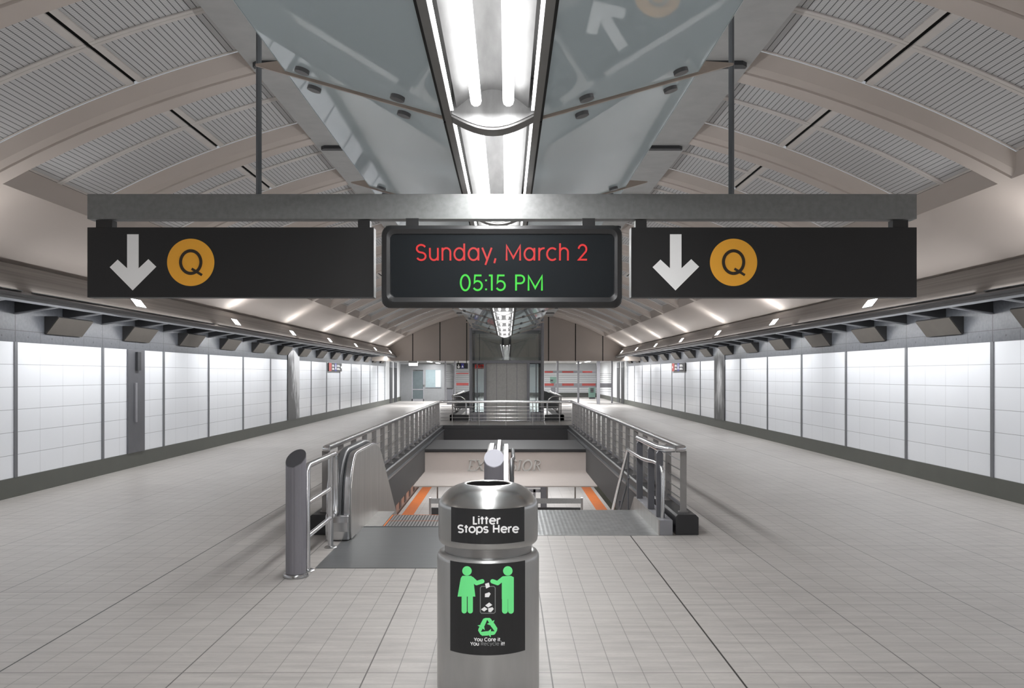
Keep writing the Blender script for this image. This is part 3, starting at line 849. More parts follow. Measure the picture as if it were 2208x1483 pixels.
wom = [circ(272, 841, 26), [(247,868),(296,868),(306,884),(309,905),(318,982),(220,982),(238,880)], capsule((257,985),(257,1060),29), capsule((290,985),(290,1060),29), capsule((298,884),(324,908),24), capsule((324,908),(356,898),24)]
man = [circ(496, 841, 26), [(474,870),(514,868),(529,876),(529,995),(463,995),(463,885)], capsule((480,985),(480,1060),32), capsule((513,985),(513,1060),32), capsule((472,882),(440,908),24), capsule((440,908),(412,898),24)]
can_polys(wom, rl).build('figure_in_skirt', M['lgreen'], l2)
can_polys(man, rl).build('figure_in_trousers', M['lgreen'], l2)
bin_ = []
for p in ([(352,926),(345,934),(345,1066),(351,1073),(420,1073),(427,1066),(427,934),(420,926)],): bin_ += ribbon(p+[p[0]], 4.5)
can_polys(bin_, rl).build('bin_outline', M['lgrey'], l2)
pap = [[(371,912),(392,905),(398,928),(377,938)], [(371,966),(394,958),(402,966),(392,985),(370,985)], [(372,1030),(394,1014),(411,1028),(388,1042)], [(349,1052),(368,1038),(385,1050),(366,1064)], [(388,1046),(412,1040),(419,1050),(404,1067),(390,1066)]]
for p_ in pap: can_polys([p_], rl+.0003).build('paper_scrap', M['lwhite'], l2)
# three chasing arrows
rec = []
c0 = (385, 1152)
for k in range(3):
    a = R(120*k)
    def rt(p): return (c0[0]+p[0]*math.cos(a)-p[1]*math.sin(a), c0[1]+p[0]*math.sin(a)+p[1]*math.cos(a))
    rec += [[rt(p) for p in pl] for pl in (
        [(-40,-18),(-24,-48),(-12,-53),(2,-53),(-17,-8)],      # left flank of the fold
        [(-9,-53),(12,-53),(20,-46),(26,-36),(8,-27),(-6,-50)], # band over the top
        [(38,-42),(27,-8),(-4,-20)])]                           # arrow head
can_polys(rec, rl).build('recycling_arrows', M['lgreen'], l2)
q = text_quads('You Care it.', 311, 459, 1226, 1208, 4.0)
S2 = 'You Recycle it!'
q += text_quads('You ', 291, 478, 1249, 1231, 4.0, S2, 0)+text_quads(' it!', 291, 478, 1249, 1231, 4.0, S2, 11)
can_polys(q, rl).build('white_lettering', M['lwhite'], l2)
can_polys(text_quads('Recycle', 291, 478, 1249, 1231, 3.4, S2, 4), rl).build('grey_lettering', M['lgrey'], l2)

# ------------------------------------------------------------------ stair opening
KW = .235                                     # kerb width
def kerb_prof(s, xi):                         # (x,z), xi = inner edge, s = direction outward
    return [(xi, 0), (xi, .19), (xi+s*.02, .21), (xi+s*(KW-.03), .21), (xi+s*KW, .18), (xi+s*KW, 0)]
f = MB()
f.prism(kerb_prof(-1, OX0), 'y', 8.62, OY1+.2); f.prism(kerb_prof(1, OX1), 'y', 8.62, OY1+.2)
f.prism([(OY1, 0), (OY1, .21), (OY1+.2, .21), (OY1+.2, 0)], 'x', OX0, OX1)
kb = tag(f.build('stair_kerb', M['kerb'], bevel=.004), 'black kerb running round three sides of the stair opening', 'kerb')
# well walls: slab edge below the kerb, with a lighter top moulding
f = MB()
for s, x in ((-1, OX0), (1, OX1)):
    f.box(x+s*.005, x-s*.02, 9.0, OY1, -.455, .07); f.box(x+s*.0, x-s*.035, 9.0, OY1, .07, .10, 1)
f.box(OX0+.02, OX1-.02, OY1-.03, OY1, -1.2, .10, 2)
struct('trim_13', f, [M['well'], M['nose'], M['kerb']])

# guard rails: left, right and across the far end
def guard_rail(name, label, pts, closed_end, parent_loc, posts, end_posts=()):
    r = thing(name, label, 'railing', parent_loc)
    f = MB(); f.tube(pts, .034, 12); f.build('handrail', M['steel_pol'], r, smooth=True)
    return r
POSTY = [8.78]+[9.6+.805*i for i in range(18)]
for s, x, xin in ((-1, -1.86, -1.66), (1, 1.825, 1.60)):
    x = (OX0-.10) if s < 0 else (OX1+.11); xin = -1.845 if s < 0 else 1.757
    pts = [(xin, 8.735, .875), (x-s*.035, 8.735, .875), (x-s*.012, 8.75, .875), (x, 8.80, .875), (x, OY1-.02, .875)]
    r = thing('guard_rail', 'long steel railing with thin bars along the %s side of the stair opening' % SIDE[s], 'railing', (x, 16, .21), None)
    f = MB(); f.tube(pts, .036, 14); f.build('handrail', M['steel_pol'], r, smooth=True)
    for y in POSTY:
        if y > OY1-.2: break
        g = MB(); g.box(x-.033, x+.033, y-.008, y+.008, .22, .85); g.box(x-.02, x+.02, y-.008, y+.008, .84, .86); g.box(x-.05, x+.05, y-.03, y+.03, .21, .222)
        g.build('post', M['post'], r)
    for z in (.735, .635, .53, .425, .335):
        g = MB(); g.tube([(x, 8.79, z), (x, OY1-.03, z)], .0062, 6); g.build('horizontal_bar', M['cable'], r)
    MB().box(x-.012, x+.012, 8.79, OY1-.03, .255, .285).build('bottom_rail', M['postdark'], r)
x0, x1 = OX0-.10, OX1+.11; y = OY1+.09
r = thing('guard_rail', 'steel railing with thin bars across the far end of the stair opening', 'railing', (0, y, .21))
MB().tube([(x0, OY1-.02, .875), (x0+.03, y-.02, .875), (x0+.12, y, .875), (x1-.12, y, .875), (x1-.03, y-.02, .875), (x1, OY1-.02, .875)], .036, 14).build('handrail', M['steel_pol'], r, smooth=True)
for i in range(5):
    x = x0+.35+(x1-x0-.7)*i/4; MB().box(x-.012, x+.012, y-.02, y+.02, .21, .85).build('post', M['post'], r)
for z in (.735, .635, .53, .425, .335): MB().tube([(x0+.02, y, z), (x1-.02, y, z)], .0062, 6).build('horizontal_bar', M['steel'], r)

# stair: landing, side stringers, steps and handrails
SXL, SXR = .085, 1.50
r = thing('staircase', 'steel staircase going down on the right of the escalator, behind the litter bin', 'stairs', ((SXL+SXR)/2, 9, 0))
MB().box(SXL-.02, SXR+.055, 8.59, 10.2, -.05, .004).build('landing_plate', M['studs'], r)
TA = R(33)
for i in range(20):
    y = 10.2+.28*i; z = -.18*(i+1)
    MB().box(SXL, SXR+.02, y, y+.30, z-.03, z).box(SXL, SXR+.02, y-.005, y+.01, z, z+.15).build('step', M['studs'], r)
for s, xa, xb in ((1, 1.555, 1.57), (-1, SXL-.03, SXL-.015)):
    prof = [(8.61, .0), (8.61, .155), (10.27, .155), (15.9, .155-5.63*.66), (15.9, -.15-5.63*.66), (10.1, -.2)]
    MB().prism(prof, 'x', xa, xb).build('stringer', M['steel_brush'], r)
MB().box(1.571, 1.735, 8.60, 10.27, .0, .155).build('stringer_block', M['steel'], r, bevel=.004) if False else None
for s, xw in ((1, 1.0), (-1, -1.0)):
    def mx(x): return x if s > 0 else max(.048, SXL+SXR+.03-x-.01)
    pts = [(mx(1.617), 8.72, .02), (mx(1.617), 8.72, .62), (mx(1.615), 8.74, .665), (mx(1.612), 8.79, .69), (mx(1.61), 8.86, .70), (mx(1.60), 9.15, .70), (mx(1.56), 9.28, .70), (mx(1.53), 9.5, .70), (mx(1.53), 10.62, .70), (mx(1.53), 15.5, .70-4.88*.66)]
    rr = thing('stair_handrail', 'bent tubular handrail on the %s of the metal stairs' % SIDE[s], 'handrail', (mx(1.58), 9.0, 0), None)
    f = MB(); f.tube(pts, .021, 10); f.build('upper_rail', M['steel_pol'] if s > 0 else M['rubber'], rr, smooth=True)
    f = MB(); f.tube([(mx(1.53), 10.55, .36), (mx(1.53), 15.5, .36-4.95*.66)], .016, 8); f.build('lower_rail', M['postdark'], rr, smooth=True)
    f = MB(); f.box(mx(1.522), mx(1.538), 10.58, 10.61, -.15, .70); f.build('post', M['postdark'], rr)
    if s > 0:
        for yy in (11.4, 12.4): 
            zz = -(yy-10.2)*.66; MB().box(mx(1.515), mx(1.55), yy-.02, yy+.02, zz-.05, zz+.75-.02).build('post', M['postdark'], rr)
# inner rail with flat dark posts beside the stairs, right
XI = 1.60
r = thing('guard_rail', 'short inner railing with three broad dark posts on the right of the stairs', 'railing', (XI, 9.4, .16))
MB().tube([(XI, 10.22, .875), (XI, 8.84, .875), (XI+.02, 8.775, .875), (XI+.06, 8.742, .875), (1.748, 8.735, .875)], .036, 14).build('handrail', M['steel_pol'], r, smooth=True)
for y in (8.80, 9.32, 10.12):
    g = MB(); g.prism([(XI-.035, .16 if y < 10 else -.3), (XI+.035, .16 if y < 10 else -.3), (XI+.035, .82), (XI+.015, .85), (XI-.015, .85), (XI-.035, .82)], 'y', y-.018, y+.018); g.build('post', M['postdark'], r)
f = MB().box(1.571, 1.70, 8.60, 10.27, .0, .156); tag(f.build('stair_side_block', M['frame'], bevel=.004, origin=(1.63, 9.4, 0)), 'low grey steel block between the stair plate and the right kerb', 'steel block')

# escalator
EXL, EXR = -1.545, -.21                       # clear width
r = thing('escalator', 'escalator going down behind the litter bin, with rounded steel side panels', 'escalator', ((EXL+EXR)/2, 9, 0))
MB().box(-1.63, -.16, 7.14, 9.05, -.03, .006).build('floor_plate', M['plate'], r)
tag(MB().box(EXL, EXR, 9.05, 9.07, -.03, .012).build('comb', M['nose'], r))
ANG = .66
for i in range(18):
    y = 9.07+.40*i; z = .0 if y+.40 <= 10.0 else -(y+.40-10.0)*ANG
    st = MB().box(EXL+.20, EXR-.05, y, y+.395, z-.25, z+.0).build('step', M['ridged'], r)
    if i < 6:
        MB().box(EXL+.20, EXR-.05, y+.385, y+.395, z+.0005, z+.002).box(EXL+.20, EXL+.215, y, y+.395, z+.0005, z+.002).build('step_edge_line', M['orange'], st)
MB().box(EXL-.0, EXL+.195, 9.07, 10.1, -.1, .005).build('side_deck', M['steel_brush'], r)
def balustrade_prof(grow, y_front=8.33, top=.83):
    """(y,z) outline of a side panel: rounded nose, flat top, sloping tail"""
    g = grow
    p = [(y_front+.03-g*.2, .012), (y_front-g*.6, .10), (y_front-g, .32), (y_front+.03-g, .52), (y_front+.10-g, .66), (y_front+.18-g*.8, .755+g*.3), (y_front+.30-g*.4, top+g*.6), (y_front+.42, top+.01+g),
         (y_front+1.45, top+.01+g), (y_front+1.66, top-.01+g), (y_front+1.85+g*.3, top-.06+g), (y_front+2.05+g*.3, top-.16+g), (15.6, top-.16+g-(15.6-(y_front+2.05))*ANG*1.05), (15.6, -4.2), (14.2, -4.2), (10.0, -1.05), (8.8, -.3), (8.6, .012)]
    return p
def side(s, xin):
    w = lambda a, b: (xin+s*a, xin+s*b)
    parts = (('inner_panel', 0, .012, 0, 'steel_brush'), ('inner_deck', .012, .075, .012, 'steel_pol'), ('handrail_guide', .075, .095, -.02, 'nose'), ('handrail', .095, .175, .05, 'rubber'), ('outer_guide', .175, .19, -.02, 'nose'), ('outer_deck', .19, .248, .0, 'steel_pol'))
    for nm, a, b, g, m_ in parts:
        if s > 0: a, b = a*.92, b*.92
        MB().prism(balustrade_prof(g), 'x', *w(a, b)).build(nm, M[m_], r, smooth=(nm != 'inner_panel'), bevel=.006 if nm != 'handrail' else .02)
side(-1, EXL); side(1, EXR)
for s, xin in ((-1, EXL), (1, EXR)):
    k_ = .92 if s > 0 else 1; fr = [(8.285, .012), (8.266, .10), (8.264, .19), (8.272, .26), (8.31, .27), (8.50, .14), (8.50, .012)]
    MB().prism(fr, 'x', xin+s*.014*k_, xin+s*.245*k_).build('newel_skirt', M['steel_pol'], r, bevel=.012)

# bollards
def bollard(x, y, label, capm, rot, side_post):
    r = thing('bollard', label, 'post', (x, y, 0))
    rad = .0815; n = 40; top = 1.04; f = MB()
    def zt(px_, py_):                       # slanted top: low at the camera side / turned
        return top-.075+(px_*math.cos(rot)+py_*math.sin(rot))*.78
    ring = []
    for k in range(n):
        t = 2*math.pi*k/n; rr = rad*(1-.035*(k % 5 == 0)); ring.append((rr*math.cos(t), rr*math.sin(t)))
    o = len(f.v)
    f.v += [(x+a, y+b, .03) for a, b in ring]+[(x+a, y+b, zt(a, b)) for a, b in ring]
    for k in range(n): f.f.append((k, (k+1) % n, n+(k+1) % n, n+k)); f.mi.append(0)
    f.build('shaft', M['bollard'], r)
    ring = [(rad*1.004*math.cos(2*math.pi*k/n), rad*1.004*math.sin(2*math.pi*k/n)) for k in range(n)]
    g = MB(); g.v = [(x+a*1.0, y+b*1.0, zt(a, b)-.004) for a, b in ring]+[(x+a*.98, y+b*.98, zt(a, b)+.004) for a, b in ring]
    for k in range(n): g.f.append((k, (k+1) % n, n+(k+1) % n, n+k)); g.mi.append(0)
    g.f.append(tuple(range(n, 2*n))); g.mi.append(0); g.build('slanted_cap', capm, r)
    MB().lathe([(.083, .034), (.097, .030), (.103, .018), (.103, .001)], x, y, 40).build('base_ring', M['steel'], r, smooth=True)
bollard(-1.722, 6.85, 'grey fluted bollard with slanted dark cap, left of the escalator floor plate', M['bollardtop'], R(75), 0)
bollard(-.105, 6.85, 'grey fluted bollard with slanted pale cap, behind the litter bin', M['bollardtoplight'], R(90), 0)
# barrier rail from bollard to escalator
for s, x, lab in ((-1, -1.68, 'steel tube barrier joining the left bollard to the escalator side'), (1, -.06, 'steel tube barrier joining the middle bollard to the escalator side')):
    r = thing('barrier_rail', lab, 'railing', (x, 7.5, 0))
    MB().tube([(x, 7.06, .01), (x, 7.06, .83), (x, 7.075, .86), (x, 7.11, .88), (x, 8.16, .88), (x, 8.22, .86), (x, 8.24, .82), (x, 8.25, .38), (x, 8.22, .30), (x, 8.14, .285)], .026, 12).build('frame_tube', M['steel_pol'], r, smooth=True)
    MB().tube([(x, 8.0, .01), (x, 8.0, .88)], .026, 12).build('upright', M['steel_pol'], r, smooth=True)
    for z in (.565, .285): MB().tube([(x, 7.06, z), (x, 8.0 if z > .4 else 8.16, z)], .021, 12).build('cross_tube', M['steel_pol'], r, smooth=True)
    for y in (7.06, 8.0): MB().lathe([(.027, .02), (.05, .014), (.062, .004), (.062, .0)], x, y, 24).build('floor_flange', M['steel'], r, smooth=True)

# header over the lower level
f = MB(); yh = 18.2
cv = [(yh+.9, .03), (yh, .03), (yh, -.05)]
prof = [(yh+2.6, .03), (yh, .03), (yh, -.03), (yh+.012, -.035), (yh+.012, -.42), (yh+.0, -.436), (yh-.03, -.450), (yh-.10, -.456), (yh-.9, -.459), (yh-2.3, -.463), (yh-2.3, -.482), (yh+2.6, -.482)]
hd = MB(); hd.prism([(yh+.012, -.035)]+prof[4:11]+[(yh+.2, -.482), (yh+.2, -.035)], 'x', OX0+.021, OX1-.021)
h = tag(hd.build('stair_header', M['header'], origin=(0, yh, -.2), smooth=True), 'pale beige curved header with raised lettering, across the stair opening', 'header')
MB().box(OX0+.021, OX1-.021, yh, yh+2.55, -.035, .03).build('top_cap', M['well'], h)
MB().box(OX0+.021, OX1-.021, yh-.012, yh+.01, -.03, .006).build('shadow_lip', M['kerb'], h)  # black lip along the top edge of the header
# raised lettering, slanted serif capitals
def serif(ch):
    th, tn = 1.0, .55
    D = {
     'E': [([(.12,.0),(.12,.70)],1), ([(0,.69),(.44,.69),(.44,.58)],0), ([(0,.01),(.46,.01),(.48,.14)],0), ([(.12,.36),(.34,.36)],0)],
     'X': [([(.10,.70),(.50,.0)],1), ([(.52,.70),(.06,.0)],0), ([(0,.69),(.22,.69)],0), ([(.40,.69),(.62,.69)],0), ([(-.04,.01),(.18,.01)],0), ([(.38,.01),(.62,.01)],0)],
     'C': [(arc(.34,.35,.30,.35,50,310,16),1)],
     'L': [([(.12,.0),(.12,.70)],1), ([(0,.69),(.26,.69)],0), ([(0,.01),(.44,.01),(.46,.14)],0)],
     'S': [(S_path(.24,.70,.18),1)],
     'I': [([(.12,.0),(.12,.70)],1), ([(0,.69),(.26,.69)],0), ([(0,.01),(.26,.01)],0)],
     'O': [(arc(.34,.35,.30,.35,0,360,24),1)],
     'R': [([(.12,.0),(.12,.70)],1), ([(0,.69),(.26,.69)]+arc(.26,.525,.19,.165,90,-90,10)+[(.12,.36)],0), ([(.28,.36),(.54,.0),(.60,.01)],1), ([(0,.01),(.24,.01)],0)],
    }
    return D[ch], {'E':.54,'X':.62,'C':.70,'L':.52,'S':.54,'I':.32,'O':.76,'R':.62}[ch]
word = 'EXCELSIOR'; wd = sum(serif(c)[1] for c in word); px0, px1 = 1009.5, 1169; kx = (px1-px0)/wd; x = 0
for c in word:
    st, adv = serif(c); f = MB()
    for path, thick in st:
        pp = [(px0+(x+p[0]+(p[1]-.35)*.2)*kx, 1014.5-p[1]*22.5/.7) for p in path]
        for q in ribbon(pp, 3.0 if thick else 1.7): flat_art(f, [q], yh-.018, thick=.03)
    f.build('raised_letter', M['letter'], h); x += adv

# ------------------------------------------------------------------ lower level
ZP = -5.1
struct('floor_lower', MB().box(-5.25, 5.2, 6, 75, ZP-.3, ZP), M['platform'])
f = MB(); f.box(-5.05, -4.5, 6, 75, ZP, ZP+.012); f.box(4.45, 5.0, 6, 75, ZP, ZP+.012)
struct('trim_14', f, M['orange'])
f = MB()
for k in range(60): f.box(5.2, 5.45, 20+.9*k, 20.35+.9*k, ZP-.9, ZP-.35)
f.box(5.2, 8, 6, 75, ZP-1.3, ZP-1.0); struct('trim_15', f, M['track'])
struct('wall_lower_right', MB().box(8, 8.2, 6, 75, ZP-1.3, -.45), M['gable'])
struct('wall_lower_left', MB().box(-9.2, -9, 6, 75, ZP-1.3, -.45), M['gable'])
struct('wall_lower_back', MB().box(-9.2, 8.2, 75, 75.2, ZP-1.3, -.45), M['gable'])
struct('wall_lower_front', MB().box(-9.2, 8.2, 5.8, 6, ZP-1.3, -.45), M['gable'])
r = thing('subway_train', 'brown panelled train standing at the left edge of the lower platform', 'train', (-6.6, 40, ZP))
MB().box(-8, -5.32, 20, 70, ZP-.9, ZP+3.0).build('car_body', M['train'], r, bevel=.05)
for k in range(24):
    y = 21+2.05*k; MB().box(-5.33, -5.30, y, y+.7, ZP+.1, ZP+2.4).build('door', M['fin'], r)
    MB().box(-5.325, -5.31, y+.95, y+1.75, ZP+1.2, ZP+2.2).build('window', M['darkpane'], r)
# sign hanging below, seen from behind through the opening
YL = 24.0
r = thing('hanging_sign', 'grey framed sign hung on rods over the lower platform, seen through the stair opening', 'sign', P(1090, 1085, YL))
MB().box(sx(925, YL), sx(1257, YL), YL, YL+.1, sz(1085.5, YL), sz(1075, YL)).build('beam', M['beam'], r)
for px in (943, 1180, 1240.5): MB().tube([(sx(px, YL), YL+.05, sz(1076, YL)), (sx(px, YL), YL+.05, -.45)], .022, 8).build('hanger_rod', M['steel'], r)
for a, b in ((930, 1060), (1100, 1252)): MB().box(sx(a, YL), sx(b, YL), YL+.01, YL+.09, sz(1122, YL), sz(1094.5, YL)).build('sign_box', M['black'], r)
for a, b in ((925, 929), (1253, 1257)): MB().box(sx(a, YL), sx(b, YL), YL-.006, YL+.106, sz(1110, YL), sz(1073.5, YL)).build('end_plate', M['steel'], r)
# columns on the lower platform
r = thing('platform_column', 'dark steel column on the lower platform behind the hanging sign', 'column', (sx(1172, 33), 33, ZP))
MB().box(sx(1166, 33), sx(1179, 33), 33, 33.3, ZP, -.45).build('shaft', M['postdark'], r)
MB().box(sx(1125, 33), sx(1166, 33), 33.1, 33.2, sz(1052, 33), sz(1046, 33)).box(sx(1125, 33), sx(1166, 33), 33.1, 33.2, sz(1062, 33), sz(1056, 33)).box(sx(1150, 33), sx(1155, 33), 33.1, 33.2, sz(1098, 33), sz(1056, 33)).build('side_frame', M['frame'], r)
# unseen lights added under the lower ceiling to light the platform
for i, (x, y) in enumerate([(a, b) for b in (12, 19.5, 27, 36, 46, 58) for a in (-3.2, 3.2)]):
    r = thing('platform_light', '%s strip light under the lower ceiling, pair %s from the near end' % (('left', 'right')[i % 2], ORD[i//2+1]), 'ceiling light', (x, y, -.5), 'strip lights over the lower platform')
    MB().box(x-.1, x+.1, y-1.5, y+1.5, -.52, -.46).build('housing', M['fixframe'], r)
    ld = bpy.data.lights.new('strip_lamp', 'AREA'); ld.shape = 'RECTANGLE'; ld.size = .2; ld.size_y = 3; ld.energy = 110
    lo = bpy.data.objects.new('strip_lamp', ld); COL.objects.link(lo); lo.parent = r; lo.location = (0, 0, -.025)

# ------------------------------------------------------------------ lift shaft
YL = 29.6; k_ = F/YL
r = thing('lift_shaft', 'glass lift shaft with grey double doors at the end of the light spine', 'lift', (0, YL, 0))
CL, CR = sx(1015.2, YL), sx(1169.6, YL); ZT = vz(0)-.02
for s, x in ((-1, CL), (1, CR)):
    for y in (YL, YL+2.4): MB().tube([(x, y, 0), (x, y, ZS-.06)], .055, 14).build('corner_column', M['frame'], r, smooth=True)
zb = sz(780, YL); ztop = sz(707, YL)
for y in (YL, YL+2.4):
    MB().box(CL+.05, CR-.05, y-.03, y+.03, zb-.045, zb+.045).build('mid_beam', M['frame'], r)
    MB().box(CL+.05, CR-.05, y-.03, y+.03, ztop-.08, ztop+.08).build('top_beam', M['frame'], r)
for x in (CL, CR):
    MB().box(x-.03, x+.03, YL+.05, YL+2.35, zb-.045, zb+.045).box(x-.03, x+.03, YL+.05, YL+2.35, ztop-.08, ztop+.08).build('side_beam', M['frame'], r)
sx0, sx1 = sx(1043.5, YL), sx(1142, YL)
MB().box(CL+.06, CR-.06, YL-.008, YL+.008, zb+.045, ztop-.08).build('upper_front_glass', M['shaftglass'], r)
MB().box(CL+.06, sx0, YL-.008, YL+.008, .02, zb-.045).build('lower_left_glass', M['shaftglass'], r)
MB().box(sx1, CR-.06, YL-.008, YL+.008, .02, zb-.045).build('lower_right_glass', M['shaftglass'], r)
for x in (CL, CR): MB().box(x-.006, x+.006, YL+.06, YL+2.34, .02, ztop-.08).build('side_glass', M['shaftglass'], r)
MB().box(CL+.06, CR-.06, YL+2.39, YL+2.41, .02, ztop-.08).build('rear_glass', M['shaftglass'], r)
for a, b in ((1028, 1030), (1155, 1157)): MB().box(sx(a, YL), sx(b, YL), YL-.02, YL+.02, .02, zb-.045).build('mullion', M['postdark'], r)
for a, b in ((1018.6, sx0), (1142, 1166)):
    x_a = sx(a, YL) if a > 100 else a; x_b = sx(b, YL) if b > 100 else b
    MB().box(min(x_a, x_b)+.02, max(x_a, x_b)-.01, YL-.015, YL-.009, .0, .33).build('kick_panel', M['frame'], r)
f = MB(); wz = sz(776.8, YL)
ix0, ix1 = sx(1048.8, YL), sx(1136.5, YL); iz = sz(783, YL)
f.box(sx0, ix0, YL-.12, YL+.1, 0, wz); f.box(ix1, sx1, YL-.12, YL+.1, 0, wz); f.box(ix0, ix1, YL-.12, YL+.1, iz, wz)
f.build('door_surround', M['frame'], r)
w = (ix1-ix0)/4
MB().box(ix0, ix1, YL+.02, YL+.05, 0, iz).build('door_backing', M['kerb'], r)  # dark sheet added behind the doors to keep their seam dark
for i in range(2):
    a = ix0+2*w*i
    d = MB().box(a+.004, a+2*w-.004, YL-.02, YL+.0, .01, iz).build('door', M['lift'], r)
    MB().box(a+w-.007, a+w+.007, YL-.023, YL-.019, .01, iz).build('door_seam', M['frame'], d)
f = MB()
for px in (1083.5, 1100.5): f.box(sx(px, YL)-.03, sx(px, YL)+.03, YL+1.5, YL+1.56, 0, 3.9)
f.build('guide_rails', M['fin'], r)
for k, px in enumerate((1086.5, 1097.5)): MB().tube([(sx(px, YL), YL+1.45, 0), (sx(px, YL), YL+1.45, 3.9)], .012, 6).build('cable', M['cable'], r)
MB().box(CL+.1, CR-.1, YL+.3, YL+2.2, .0, .02).build('pit_cover', M['kerb'], r)

# second stairwell beside the lift: kerb ends and rails
for s in (-1, 1):
    xa, xb = (sx(970, 29.7), sx(1010.5, 29.7)) if s < 0 else (sx(1174.5, 29.7), sx(1216, 29.7))
    r = thing('stair_kerb', 'black kerb end with bent rail beside the %s of the lift' % SIDE[s], 'kerb', ((xa+xb)/2, 30, 0))
    f = MB().box(xa, xb, 29.6, 29.9, 0, .22); xo = xa if s < 0 else xb
    f.box(xo, xo+(.15 if s < 0 else -.15), 29.6, 38, 0, .22); f.build('kerb', M['kerb'], r, bevel=.01)
    xi = xb-.09 if s < 0 else xa+.09; xe = xa+.08 if s < 0 else xb-.08; d = (xe-xi)
    MB().tube([(xi, 29.7, .2), (xi, 29.7, .62), (xi+d*.12, 29.7, .78), (xi+d*.35, 29.7, .86), (xi+d*.6, 29.7, .875), (xe, 29.75, .88), (xe, 30.2, .88), (xe, 37.9, .88)], .03, 10).build('bent_rail', M['steel_pol'], r, smooth=True)
    for j in range(6):
        yy = 30.1+1.5*j; MB().box(xe-.02, xe+.02, yy-.01, yy+.01, .2, .87).build('post', M['post'], r)
    for z in (.36, .5, .62, .74): MB().tube([(xi, 29.7, z), (xe, 29.75, z), (xe, 37.9, z)], .007, 6).build('horizontal_bar', M['cable'], r)
    # sloping underside of the stair going up behind
    o_ = 1169.6 if s > 0 else 1015.2
    q_ = [(o_+s*3, 842), (o_+s*36, 855), (o_+s*36, 880), (o_+s*3, 880)]
    MB().prism([(P(a, b, 33)[0], P(a, b, 33)[2]) for a, b in q_], 'y', 33, 33.15).build('sloping_side_panel', M['office'], r)

# ------------------------------------------------------------------ things on the side walls
# utility column on the left wall
X = XL; ya, yb = 6.64*F/820, 6.64*F/784
r = thing('utility_panel', 'tall dark grey metal panel with a narrow box and long handle on the left wall', 'wall panel', (X, (ya+yb)/2, .26))
MB().box(X+.001, X+.03, ya, yb, .262, 2.088).build('panel', M['postdark'], r, bevel=.004)
MB().box(X+.03, X+.075, ya+.28, ya+.42, 1.72, 2.05).build('upper_box', M['fin'], r, bevel=.004)
MB().box(X+.03, X+.06, ya+.24, ya+.30, .80, 1.50).build('long_handle', M['frame'], r, bevel=.004)
# murals
for s, y0, y1, nm, lb in ((-1, 25.35, 26.75, 'mural_a', 'tall narrow grey-toned art panel on the left wall'), (1, 25.2, 26.45, 'mural_b', 'tall narrow dark grey-toned art panel on the right wall')):
    X = CX+6.6*s
    r = thing('mural', lb, 'artwork', (X, (y0+y1)/2, .26))
    n = 10; pr = []
    for i in range(n+1):
        t = i/n; pr.append((y0+(y1-y0)*t, 2.22+.18*math.sin(math.pi*min(1, t*1.15+.0))))
    MB().prism([(y0, .262), (y1, .262)]+pr[::-1], 'x', X-.03*s, X-.012*s).build('art_panel', M[nm], r)
# direction signs on the walls
for s in (-1, 1):
    X = CX+6.6*s; off = (387, 358.5) if s < 0 else (387, 359)
    y1, y0 = (6.6+CX*s)*F/358.5, (6.6+CX*s)*F/387
    r = thing('wall_sign', 'black direction sign with red block and blue disc high on the %s wall' % SIDE[s], 'sign', (X, (y0+y1)/2, 1.76))
    MB().box(X-.05*s, X-.02*s, y0, y1, 1.765, 2.08).build('sign_board', M['black'], r)
    L = y1-y0
    # reading direction runs away from the camera on the left wall and towards it on the right
    def Yt(t): return y0+L*t if s < 0 else y1-L*t
    def blk(t0, t1, z0, z1, m_, nm, d=.052): MB().box(X-d*s, X-(d-.003)*s, Yt(t0), Yt(t1), z0, z1).build(nm, M[m_], r)
    blk(.01, .20, 1.77, 2.075, 'red', 'red_block')
    f = MB()
    for j in range(2):
        for row in range(2):
            a = .24 if j == 0 else .60; f.box(X-.055*s, X-.052*s, Yt(a), Yt(a+(.16 if j == 0 else .24)), 1.83+.12*row, 1.855+.12*row).box(X-.055*s, X-.052*s, Yt(a), Yt(a+(.14 if j == 0 else .2)), 1.875+.12*row, 1.895+.12*row)
    f.build('text_lines', M['signwhite'], r)
    blk(.44, .57, 1.77, 2.075, 'blue', 'blue_block')
    g = MB(); g.quad((X-.057*s, Yt(.47), 1.84), (X-.057*s, Yt(.54), 1.84), (X-.057*s, Yt(.515), 2.04), (X-.057*s, Yt(.495), 2.04)); g.build('white_symbol', M['signwhite'], r)
    g = MB(); g.quad((X-.057*s, Yt(.89), 1.93), (X-.057*s, Yt(.935), 1.87), (X-.057*s, Yt(.98), 1.93), (X-.057*s, Yt(.935), 1.99)) if s < 0 else g.quad((X-.057*s, Yt(.03), 1.93), (X-.057*s, Yt(.06), 1.87), (X-.057*s, Yt(.09), 1.93), (X-.057*s, Yt(.06), 1.99))
    g.build('arrow', M['signwhite'], r)
# dark narrow doors in the end pieces of the side walls
dn = 1
for s in (-1, 1):
    X = CX+6.6*s; xw = 6.6+CX*s
    for o0, o1 in ((253, 247.5), (243.5, 238)):
        a, b = xw*F/o0, xw*F/o1
        d = MB().box(X-.03*s, X-.012*s, a, b, .0, 2.05).build('door_%d' % dn, M['fin'], origin=(X, (a+b)/2, 0)); tag(d, kind='structure'); dn += 1
        MB().box(X-.035*s, X-.03*s, a+.05, b-.05, 2.06, 2.35).build('transom', M['joint'], d)

